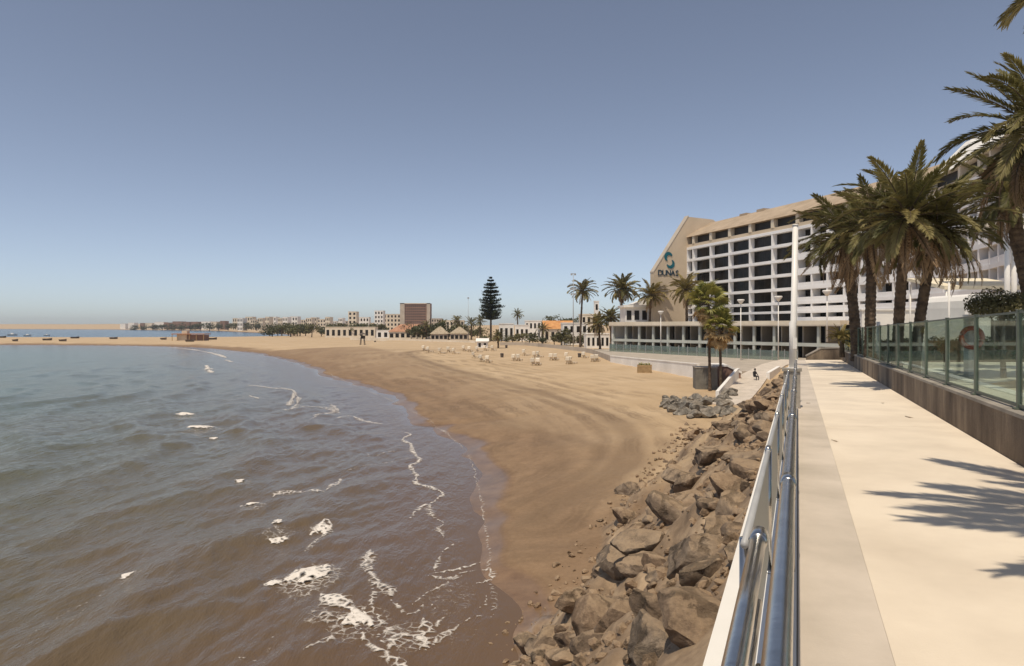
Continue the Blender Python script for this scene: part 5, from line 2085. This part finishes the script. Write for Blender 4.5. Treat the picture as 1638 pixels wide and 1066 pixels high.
hero = [(1046, 985, 60, RB, 'pale topped block of rock, nearest upright boulder at the foot of the bank', 0),
        (965, 995, 78, RB, 'broad flat dark slab leaning beside the pale topped block', 1),
        (1030, 890, 95, RB, 'large rough grey brown boulder protruding onto the beach', 2),
        (1150, 860, 62, RB, 'angular brown boulder with a black gap beneath, close to the plinth', 3),
        (850, 1040, 44, RB, 'flat brown stone at the bottom edge of the picture', 4),
        (915, 1030, 40, RB, 'squarish brown stone right of the flat bottom stone', 5),
        (1165, 790, 60, RB, 'dark split boulder below the railing with a deep crack', 6),
        (1090, 775, 60, RB, 'dark rounded boulder at the edge of the tan earth strip', 7),
        (1125, 925, 70, RB, 'brown boulder wedged between the large rough one and the plinth', 8),
        (1075, 830, 60, RB, 'brown boulder just above the large rough one', 9),
        (1140, 735, 50, RB, 'brown boulder on the upper bank beside the tan earth strip', 10),
        (1105, 700, 28, RT, 'tan boulder with pitted dark holes at the top of the earth strip', 1),
        (1190, 700, 42, RB, 'dark boulder high on the bank below the lamp block', 11),
        (1225, 655, 34, RB, 'topmost dark boulder near the lamp block', 2),
        (1010, 790, 36, RB, 'low brown boulder on the sandy foot of the bank', 5),
        (1005, 835, 40, RB, 'brown boulder half sunk in the sand left of the large rough one', 3)]
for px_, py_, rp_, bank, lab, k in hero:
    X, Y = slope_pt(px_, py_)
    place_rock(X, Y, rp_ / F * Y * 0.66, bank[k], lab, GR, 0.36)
tries = 0
while len(placed) < 300 and tries < 30000:
    tries += 1
    Y = 6.0 + 44 * rg.random() ** 1.35
    Wd = 5.9 + 1.9 * (Y > 28)
    f_ = rg.random()
    dX = -0.62 - Wd * f_
    X = TN * Y + dX
    # the bare earth strip stays clear
    if polydist(np.array([X]), np.array([Y]), EARTH)[0] < 1.35 and rg.random() < 0.96:
        continue
    s = (0.17 + 0.48 * rg.random() ** 1.9) * (1.0 if f_ < 0.8 else 0.6) * (0.8 if Y < 14 else 1)
    if dX > -1.3:
        s = min(s, 0.48)
    if any((X - a) ** 2 + (Y - c) ** 2 < (0.56 * (s + r_)) ** 2 for a, c, r_ in placed):
        continue
    bank = RB if rg.random() < 0.86 else RT
    lab = ('large ' if s > 0.42 else 'middling ' if s > 0.27 else 'small ') + ('brown boulder ' if bank is RB else 'tan stone ')
    lab += 'under the white plinth' if f_ < 0.25 else 'halfway down the bank' if f_ < 0.65 else 'at the sandy foot of the bank'
    lab += ', nearest the camera' if Y < 13 else ', beside the railing' if Y < 20 else ', in the middle stretch' if Y < 32 else ', far stretch below the lamp'
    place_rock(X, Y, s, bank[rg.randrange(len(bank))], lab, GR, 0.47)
# grey pile at the ramp foot
GP = 'grey boulders piled at the foot of the beach path'
for k in range(120):
    px_ = 1062 + 112 * rg.random()
    tt = (px_ - 1062) / 112
    py_ = 637 + 28 * rg.random() * (0.4 + 0.6 * min(1, tt * 2.5)) - 3 * tt
    p = onz(px_, py_, 1.95)
    s = 0.34 + 0.75 * rg.random() ** 1.5 * (0.45 + tt * 0.55)
    if any((p.x - a) ** 2 + (p.y - c) ** 2 < (0.50 * (s + r_)) ** 2 for a, c, r_ in placed):
        continue
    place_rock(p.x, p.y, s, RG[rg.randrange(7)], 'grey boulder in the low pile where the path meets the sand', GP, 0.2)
# small stones at the foot and on the earth
b = MB()
ico = bmesh.new()
bmesh.ops.create_icosphere(ico, subdivisions=1, radius=1)
iv = [v.co.copy() for v in ico.verts]
ifs = [tuple(v.index for v in f.verts) for f in ico.faces]
ico.free()
xs, ys_, ss = [], [], []
for _ in range(4200):
    Y = 6.5 + 42 * rg.random() ** 1.4
    dX = -0.7 - 8.2 * rg.random()
    if dX < -6.5 and rg.random() < 0.5:
        continue
    if polydist(np.array([TN * Y + dX]), np.array([Y]), EARTH)[0] < 0.9 and rg.random() < 0.8:
        continue
    xs.append(TN * Y + dX)
    ys_.append(Y)
    ss.append(0.025 + 0.13 * rg.random() ** 3)
zs_, _, _ = land(np.array(xs), np.array(ys_))
for X, Y, Z, s in zip(xs, ys_, zs_, ss):
    m_ = Matrix.Rotation(rg.uniform(0, 6), 3, 'Z') @ Matrix.Rotation(rg.uniform(0, 6), 3, 'X')
    k_ = Vector((rg.uniform(0.8, 1.4), rg.uniform(0.7, 1.1), rg.uniform(0.5, 0.9))) * s
    b.add([Vector((X, Y, Z + s * 0.25)) + m_ @ Vector((v.x * k_.x, v.y * k_.y, v.z * k_.z)) * (1 + 0.2 * math.sin(v.x * 9 + X * 5)) for v in iv], ifs)
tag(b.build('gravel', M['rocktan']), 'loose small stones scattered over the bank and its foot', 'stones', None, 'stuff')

# ------------------------------------------------------------------ foam
FV, FF, FA = [], [], []


def hwater(pts):
    a = np.array([(p[0], p[1]) for p in pts])
    d_ = shore_d(a[:, 0], a[:, 1])
    zg, _, _ = land(a[:, 0], a[:, 1])
    return np.maximum(wave(a[:, 0], a[:, 1], d_), zg)


def foam_line(px, w0, amount=0.55, step=0.12, jit=0.5):
    pts = catmull([sea(a, c)[:2] for a, c in px], 8)
    P = [np.array(pts[0])]
    for q in pts[1:]:
        q = np.array(q)
        while np.linalg.norm(q - P[-1]) > step * max(1, P[-1][1] / 40):
            P.append(P[-1] + (q - P[-1]) / np.linalg.norm(q - P[-1]) * step * max(1, P[-1][1] / 40))
    if len(P) < 3:
        return
    n = len(P)
    P = np.array(P)
    T = np.gradient(P, axis=0)
    T /= np.linalg.norm(T, axis=1, keepdims=True) + 1e-9
    Nn = np.stack([-T[:, 1], T[:, 0]], 1)
    ar = np.arange(n) * step
    seed = int(abs(px[0][0] * 7 + px[0][1]))
    P = P + Nn * (vnoise(ar / 0.7, ar * 0 + seed, 81) * 0.16 * jit + vnoise(ar / 0.22, ar * 0 + seed, 82) * 0.07 * jit)[:, None]
    W = w0 * (0.7 + 0.6 * vnoise(ar / 0.9, ar * 0 + seed, 83)) * np.minimum(1, np.minimum(np.arange(n) + 1, n - np.arange(n)) / 5)
    W = np.maximum(W, 0.02)
    cols = [(-1.0, 0.10), (-0.45, 0.75), (0.0, 1.0), (0.45, 0.85), (1.0, 0.10)]
    o = len(FV)
    rows = []
    for c, am in cols:
        q = P + Nn * (W * c)[:, None]
        zz = hwater(q) + 0.012 + 0.05 * am * min(1, w0 * 2)
        rows.append((q, zz, am))
    for i in range(n):
        for q, zz, am in rows:
            FV.append((q[i, 0], q[i, 1], zz[i]))
            FA.append(am * amount + 0.12)
    k = len(cols)
    for i in range(n - 1):
        for j in range(k - 1):
            FF.append((o + i * k + j, o + i * k + j + 1, o + i * k + k + j + 1, o + i * k + k + j))


def foam_patch(px, rpx, amount=0.4, asp=1.0):
    c = np.array(sea(*px))
    r = rpx / F * c[1]
    n = 22
    o = len(FV)
    g = np.linspace(-1, 1, n)
    gx, gy = np.meshgrid(g, g)
    # a patch looks flattened, on the water it stretches away
    q = np.stack([c[0] + gx.ravel() * r, c[1] + gy.ravel() * r * asp], 1)
    zz = hwater(q) + 0.015
    fall = np.clip(1 - (gx.ravel() ** 2 + gy.ravel() ** 2), 0, 1)
    for i in range(n * n):
        FV.append((q[i, 0], q[i, 1], zz[i]))
        FA.append(amount * min(1, fall[i] * 1.8) - (0.6 if fall[i] <= 0 else 0))
    for i in range(n - 1):
        for j in range(n - 1):
            FF.append((o + i * n + j, o + i * n + j + 1, o + (i + 1) * n + j + 1, o + (i + 1) * n + j))


def zp(*pts):
    return [(380 + a / 2.502, 640 + c / 2.502) for a, c in pts]


L_ = [(zp((655, 130), (690, 140), (660, 158), (692, 182), (702, 215), (732, 245), (695, 270), (712, 300), (715, 335), (775, 355), (822, 376), (785, 408), (722, 438), (690, 478)), 0.16, 0.62),
      (zp((772, 420), (770, 460), (818, 488), (805, 520), (828, 560)), 0.13, 0.5),
      (zp((785, 690), (795, 650), (830, 608), (860, 580), (902, 565)), 0.10, 0.5),
      (zp((770, 702), (850, 685), (900, 672), (975, 648)), 0.08, 0.55),
      (zp((760, 712), (850, 712), (930, 690), (1005, 690), (1000, 728), (945, 738)), 0.11, 0.5),
      (zp((700, 830), (760, 780), (830, 740), (900, 700)), 0.08, 0.42),
      (zp((528, 610), (518, 665), (548, 740), (590, 765), (620, 800)), 0.26, 0.55),
      (zp((545, 760), (540, 850), (580, 900), (620, 940), (640, 985)), 0.13, 0.5),
      (zp((620, 810), (650, 850), (700, 860), (760, 820), (800, 840)), 0.11, 0.45),
      (zp((330, 790), (380, 815), (440, 850), (500, 890), (530, 925)), 0.34, 0.85),
      (zp((500, 930), (520, 985), (560, 1020), (640, 1066), (700, 1110)), 0.14, 0.6),
      (zp((290, 870), (340, 880), (370, 900), (300, 920)), 0.26, 0.5),
      (zp((400, 895), (450, 880), (500, 885)), 0.2, 0.6),
      (zp((265, 1025), (310, 1000), (360, 985), (405, 945)), 0.10, 0.5),
      (zp((610, 1010), (640, 960), (690, 950), (740, 960), (755, 1000), (740, 880)), 0.2, 0.6),
      (zp((760, 1000), (830, 945), (900, 900), (960, 870), (1025, 870)), 0.11, 0.5),
      (zp((780, 915), (820, 880), (858, 868)), 0.14, 0.55),
      (zp((740, 890), (745, 960), (720, 1010)), 0.14, 0.6),
      (zp((540, 880), (600, 930), (560, 960), (600, 985)), 0.15, 0.5),
      (zp((960, 840), (1000, 820), (1000, 780)), 0.06, 0.4),
      (zp((140, 390), (200, 372), (290, 368), (350, 380), (385, 345), (425, 315)), 0.22, 0.55),
      (zp((290, 545), (330, 520), (352, 490), (372, 520), (340, 555)), 0.25, 0.7),
      (zp((260, 615), (310, 580), (340, 550)), 0.12, 0.4),
      (zp((400, 78), (450, 68), (520, 88), (582, 98)), 0.22, 0.6),
      (zp((180, 35), (215, 42), (245, 5), (225, -20)), 0.3, 0.55),
      (zp((235, 42), (300, 40), (350, 35), (385, 48), (330, 65), (285, 95)), 0.25, 0.5),
      (zp((375, 20), (400, 50)), 0.3, 0.5),
      ([(395, 617), (420, 619), (450, 624), (470, 629), (467, 640), (462, 650)], 0.30, 0.6),
      ([(462, 652), (490, 655), (520, 656), (545, 662)], 0.25, 0.55),
      ([(270, 556), (310, 560), (345, 567), (362, 573)], 0.8, 0.75),
      ([(330, 585), (334, 592), (338, 598)], 0.5, 0.85),
      ([(360, 576), (372, 580)], 0.5, 0.6),
      ([(400, 634), (415, 640)], 0.3, 0.7),
      (zp((520, 215), (530, 230), (600, 215), (700, 210)), 0.10, 0.35),
      (zp((700, 240), (600, 255), (500, 268), (440, 290)), 0.07, 0.35),
      ([(200, 925), (170, 945), (130, 990), (90, 1020)], 0.06, 0.25),
      ([(40, 1030), (100, 985), (160, 950)], 0.06, 0.2),
      (zp((0, 1050), (60, 1062), (110, 1050)), 0.15, 0.35), (zp((130, 965), (170, 945)), 0.08, 0.5)]
L_ += [([(792, 985), (786, 930), (779, 870), (771, 805), (760, 760), (750, 727)], 0.07, 0.34),
       ([(748, 724), (728, 706), (706, 690), (680, 672), (654, 656)], 0.10, 0.36),
       ([(640, 648), (610, 634), (588, 626), (556, 612), (520, 598), (490, 587)], 0.14, 0.36)]
for px, w0, am in L_:
    foam_line(px, w0 * 1.6, am)
for px, r_, am, asp in ((zp((560, 880))[0], 30, 0.34, 1.5), (zp((680, 950))[0], 48, 0.40, 1.4), (zp((840, 790))[0], 60, 0.24, 1.6), (zp((620, 690))[0], 40, 0.14, 1.6), (zp((330, 880))[0], 30, 0.34, 1.4),
                        (zp((900, 940))[0], 44, 0.18, 1.5), (zp((460, 880))[0], 36, 0.34, 1.4), (zp((100, 1030))[0], 50, 0.16, 1.5), (zp((470, 1040))[0], 50, 0.12, 1.5),
                        ((430, 620), 40, 0.16, 2.5), ((500, 650), 40, 0.14, 2.5), ((330, 566), 50, 0.30, 3.0), (zp((290, 720))[0], 40, 0.6, 1.3), (zp((160, 735))[0], 24, 0.45, 1.0),
                        (zp((420, 300))[0], 40, 0.10, 2.0)):
    foam_patch(px, r_, am, asp)
for px, r_, am in (((300, 668), 30, 0.34), ((325, 690), 34, 0.34), ((386, 778), 20, 0.3), ((405, 812), 24, 0.34), ((446, 860), 30, 0.34), ((205, 930), 24, 0.26), ((500, 930), 60, 0.40), ((570, 1004), 54, 0.38)):
    foam_patch(px, r_, am, 1.5)
me = bpy.data.meshes.new('foam')
me.from_pydata(FV, [], FF)
ca = me.attributes.new('zones', 'FLOAT_COLOR', 'POINT')
ca.data.foreach_set('color', np.stack([np.array(FA)] * 3 + [np.ones(len(FA))], 1).ravel().astype(np.float32))
me.materials.append(M['foam'])
me.polygons.foreach_set('use_smooth', [True] * len(me.polygons))
tag(link('foam', me), 'lacy white sea foam drawn out along the waves near the shore', 'foam', None, 'stuff')


def crest(px, wpx, hpx, ang, label, group='white breaking crests'):
    """a little breaking wave top: a heap of foam lumps"""
    c = np.array(sea(*px))
    s = F / c[1]
    rx, rz = wpx / s / 2, hpx / s / 2
    rng = random.Random(int(px[0] * 3 + px[1]))
    z0 = float(hwater([c])[0])
    n = 30
    g = np.linspace(-1, 1, n)
    gx, gy = [a.ravel() for a in np.meshgrid(g, g)]
    # the ridge follows the wave front, which runs away from the camera along Y
    ca_, sa_ = math.cos(ang), math.sin(ang)
    lx, ly = gx * rx * 1.15, gy * max(rx * 0.9, rz * 2.0)
    wx, wy = c[0] + ca_ * lx - sa_ * ly, c[1] + sa_ * lx + ca_ * ly
    sd = int(px[0] + px[1])
    rr_n = np.sqrt(gx ** 2 + gy ** 2) + 0.60 * fbm(gx * 2.2 + sd, gy * 2.2, 5, 5)
    fall = np.clip(1 - rr_n, 0, 1)
    ht_ = rz * 0.36 * fall ** 0.7 * (0.75 + 0.7 * fbm(gx * 3 + sd, gy * 3, 7, 4)) * (fall > 0)
    zz = hwater(np.stack([wx, wy], 1)) + 0.012 + np.maximum(ht_, 0)
    me = bpy.data.meshes.new('breaking_crest')
    idx = np.arange(n * n).reshape(n, n)
    q = np.stack([idx[:-1, :-1], idx[:-1, 1:], idx[1:, 1:], idx[1:, :-1]], -1).reshape(-1, 4)
    q = q[(fall[q] > 0).any(1)]
    me.from_pydata(np.stack([wx, wy, zz], 1).tolist(), [], q.tolist())
    at2 = me.attributes.new('zones', 'FLOAT_COLOR', 'POINT')
    fa = np.clip(fall * 2.7, 0, 1.2) + 0.02
    at2.data.foreach_set('color', np.stack([fa, fa, fa, np.ones(n * n)], 1).ravel().astype(np.float32))
    me.materials.append(M['foam'])
    me.polygons.foreach_set('use_smooth', [True] * len(me.polygons))
    tag(link('breaking_crest', me), label, 'wave crest', group)


for px, w_, h_, an, lab in (((297, 664), 25, 14, 0.0, 'white crest, upper left of the far three breaking in open water'), ((318, 685), 42, 16, -0.2, 'widest white crest of the far three in open water'), ((342, 701), 13, 9, 0, 'smallest white crest just below the far three'),
                            ((384, 773), 16, 15, 0.2, 'small pointed white crest alone in mid water'), ((402, 807), 20, 17, -0.6, 'slanting white crest below the small pointed one'),
                            ((444, 845), 20, 16, 0.3, 'upper of two small white crests above the big one'), ((444, 868), 20, 17, -0.6, 'lower of two small white crests above the big one'),
                            ((497, 922), 52, 52, -0.5, 'biggest white breaking crest near the middle of the water'), ((437, 936), 28, 13, 0.1, 'low white crest left of the biggest one'),
                            ((203, 926), 20, 14, 0.2, 'lonely white crest far left in the brown water'), ((566, 996), 46, 28, -0.6, 'long white crest trailing right below the biggest one'),
                            ((517, 850), 26, 24, 0.5, 'thin white crest right of the two small ones'), ((333, 592), 8, 12, -0.4, 'tiny white crest far out near the spit')):
    crest(px, w_, h_, an, lab)

# ------------------------------------------------------------------ garden things behind the glass
def pole(px_, y0_, Y, label, r=0.05, name='white_pole', mat='polewhite', top_h=None):
    x_ = (px_ - CX) / F * Y
    zb1 = gz(Y)
    hh = ZC - (y0_ - HZ) / F * Y - zb1
    o = thing(name, label, 'pole', (x_, Y, zb1))
    b = MB()
    b.tube([(0, 0, 0), (0, 0, hh)], r, 12)
    b.build('shaft', M[mat], o, True)
    b = MB()
    b.tube([(0, 0, 0.001), (0, 0, 0.05)], r * 2.2, 12)
    b.build('foot', M[mat], o, True)
    return o


pole(1479, 512, 22, 'thick white pole seen through the fence left of the ring post', 0.09)
pole(1405, 515, 30, 'thin white pole seen through the far part of the fence', 0.08)
pole(1518, 452, 24, 'thin tall pole rising above the fence before the awning', 0.03)
Y = 20
x_ = (1551 - CX) / F * Y
o = thing('ring_post', 'white square post behind the glass fence carrying the red ring', 'post', (x_, Y, gz(Y)))
b = MB()
b.b2((-0.11, -0.11, 0), (0.11, 0.11, 1.85))
b.build('post_body', M['polewhite'], o)
b = MB()
b.b2((-0.13, -0.13, 1.851), (0.13, 0.13, 1.9))
b.build('post_cap', M['polewhite'], o)
rb = thing('lifebuoy', 'red and white lifebuoy hanging on the white square post', 'lifebuoy', (x_ - 0.10, Y - 0.24, gz(Y) + 1.2), R(-8))
for k in range(8):
    b = MB()
    b.tube([(0.29 * math.cos(R(k * 45 + j * 7.5 + 0.3)), 0, 0.29 * math.sin(R(k * 45 + j * 7.5 + 0.3))) for j in range(7)], 0.07, 10, 0)
    b.build('ring_segment', M['red'] if k % 2 == 0 else M['red'], rb, True)
# white kiosk and awning beyond the palms
ks = at(1572, 500, 33)
kk = thing('white_kiosk', 'white rounded kiosk behind the round olive tree', 'kiosk', (ks.x, 33, gz(33)))
b = MB()
hh = ZC - (470 - HZ) / F * 33 - gz(33)
b.prism([(-0.9, 0), (3.2, 0), (3.2, hh), (-0.3, hh), (-0.68, hh - 0.12), (-0.86, hh - 0.35), (-0.9, hh - 0.7)], (1, 0, 0), (0, 0, 1), (0, 0, 0), (0, 3.5, 0))
b.build('kiosk_body', M['white'], kk)
b = MB()
b.b2((0.4, -0.04, 0.9), (2.6, -0.003, 2.0))
b.build('serving_hatch', M['dark'], kk)
aw = thing('awning', 'wide cream awning over the hotel terrace bar', 'awning', ((1540 - CX) / F * 46, 46, gz(44)))
z1, z0_ = ZC - (444 - HZ) / F * 46 - gz(44), ZC - (466 - HZ) / F * 46 - gz(44)
b = MB()
b.prism([(0, z0_), (0, z0_ + 0.25), (4.2, z1 + 0.1), (4.2, z1 - 0.1)], (0, 1, 0), (0, 0, 1), (-2.6, -2.0, 0), (5.8, 0, 0))
b.build('canvas', M['cloth'], aw)
for xq in (-2.4, 3.0):
    for yq in (-1.9, 2.1):
        b = MB()
        b.tube([(xq, yq, 0), (xq, yq, z0_ + (0.02 if yq < 0 else 0.6))], 0.06, 8)
        b.build('post', M['polewhite'], aw, True)
b = MB()
b.b2((-2.5, 0.2, 0), (3.1, 0.8, 1.15))
b.build('counter', M['cream'], aw)
tb = thing('terrace_bar', 'long white terrace wall under the balconies behind the palms', 'wall', ((1500 - CX) / F * 52, 52, gz(44)))
z1 = ZC - (497 - HZ) / F * 52 - gz(44)
b = MB()
b.b2((-6, 0, 0), (10, 0.5, z1))
b.build('wall_body', M['white'], tb)
b = MB()
b.b2((-6.1, -0.1, z1 + 0.002), (10.1, 0.6, z1 + 0.12))
b.build('coping', M['white'], tb)
# white twin columns at the right edge
for px_, lab in ((1611, 'left of two white columns below the closest palm'), (1622, 'right of two white columns below the closest palm')):
    Yv = 40
    x_ = (px_ - CX) / F * Yv
    o = thing('white_column', lab, 'column', (x_, Yv, gz(40)), 0, 'white columns at the right edge')
    hh = ZC - (352 - HZ) / F * Yv - gz(40)
    b = MB()
    b.tube([(0, 0, 0.1), (0, 0, hh - 0.1)], 0.15, 14)
    b.build('shaft', M['polewhite'], o, True)
    b = MB()
    b.b2((-0.2, -0.2, 0), (0.2, 0.2, 0.1))
    b.build('plinth', M['polewhite'], o)
    b = MB()
    b.b2((-0.2, -0.2, hh - 0.1), (0.2, 0.2, hh))
    b.build('capital', M['polewhite'], o)
bp_ = thing('entrance_canopy', 'white flat canopy resting on the two white columns', 'canopy', ((1640 - CX) / F * 40, 40, gz(40) + hh))
b = MB()
b.b2((-1.9, -1.2, 0.002), (4.5, 5, 0.5))
b.build('slab', M['hotel'], bp_)

# a few dry leaves on the paving
rg = random.Random(77)
for k, (px_, py_) in enumerate(((1448, 667), (1296, 646), (1414, 646), (1330, 705))):
    Yv = 1.6 * F / (py_ - 535)
    p = pr(Yv, (px_ - 1276) / F * Yv, 0.012)
    me = FR['neardead'][k % 4]
    o = link('fallen_leaf', me, None, p, (0, 0.03, rg.uniform(0, 6)), (0.55 if k == 0 else 0.3,) * 3)
    tag(o, ['long dry palm leaf lying on the paving beyond the near shadows', 'short dry leaf beside the railing foot', 'short dry leaf at the edge of the palm shadow', 'small dry leaf on the paving near the railing'][k], 'dry leaf')

# ------------------------------------------------------------------ the person sitting on the ramp kerb
def person(loc, rz, label):
    root = thing('person', label, 'person', loc, rz)
    V = [((0, 0, 0.52), 0.155), ((0, 0.02, 0.74), 0.15), ((0, -0.02, 0.98), 0.17), ((0, -0.05, 1.08), 0.065), ((0, -0.08, 1.15), 0.055), ((0, -0.10, 1.27), 0.105), ((0, -0.10, 1.36), 0.07)]
    E = [(0, 1), (1, 2), (2, 3), (3, 4), (4, 5), (5, 6)]

    def chain(start, pts):
        k = start
        for p, r_ in pts:
            V.append((p, r_))
            E.append((k, len(V) - 1))
            k = len(V) - 1
    for s in (-1, 1):
        chain(0, [((s * 0.11, -0.06, 0.50), 0.10), ((s * 0.16, -0.46, 0.52), 0.07), ((s * 0.15, -0.50, 0.28), 0.055), ((s * 0.14, -0.48, 0.07), 0.042), ((s * 0.15, -0.63, 0.04), 0.035)])
        chain(2, [((s * 0.19, -0.02, 0.99), 0.065), ((s * 0.25, -0.10, 0.76), 0.05), ((s * 0.17, -0.34, 0.64), 0.04), ((s * 0.13, -0.44, 0.60), 0.034)])
    me = bpy.data.meshes.new('body')
    me.from_pydata([v for v, _ in V], E, [])
    o = link('body', me, root)
    me.materials.append(M['clothdark'])
    sk = o.modifiers.new('skin', 'SKIN')
    for k, (_, r_) in enumerate(V):
        me.skin_vertices[0].data[k].radius = (r_, r_)
    me.skin_vertices[0].data[0].use_root = True
    ss_ = o.modifiers.new('sub', 'SUBSURF')
    ss_.levels = ss_.render_levels = 2
    b = MB()
    b.tube([(0, -0.06, 1.24), (0, -0.07, 1.32), (0, -0.09, 1.41)], [0.118, 0.125, 0.05], 12)
    b.build('hair', M['hair'], root, True)
    b = MB()
    for s in (-1, 1):
        b.box((s * 0.04, -0.205, 1.28), (0.02, 0.012, 0.012))
    b.box((0, -0.215, 1.25), (0.022, 0.03, 0.04))
    b.build('face', M['skin'], root)
    return root


pp = at(1207, 605, 75)
person((pp.x, 75, zat(pp.x, 75) + 0.02), R(20), 'person in dark clothes sitting at the edge of the beach path')

# ------------------------------------------------------------------ the air
b = MB()
b.b2((-4550, -4550, -8.5), (4550, 4550, 60))
hm = bpy.data.materials.new('haze')
hm.use_nodes = True
t = hm.node_tree
t.nodes.clear()
vo_ = t.nodes.new('ShaderNodeVolumePrincipled')
vo_.inputs['Color'].default_value = (0.80, 0.84, 0.90, 1)
vo_.inputs['Density'].default_value = 0.00011
vo_.inputs['Anisotropy'].default_value = 0.1
out_ = t.nodes.new('ShaderNodeOutputMaterial')
t.links.new(vo_.outputs[0], out_.inputs['Volume'])
tag(b.build('haze', hm), None, None, None, 'stuff')
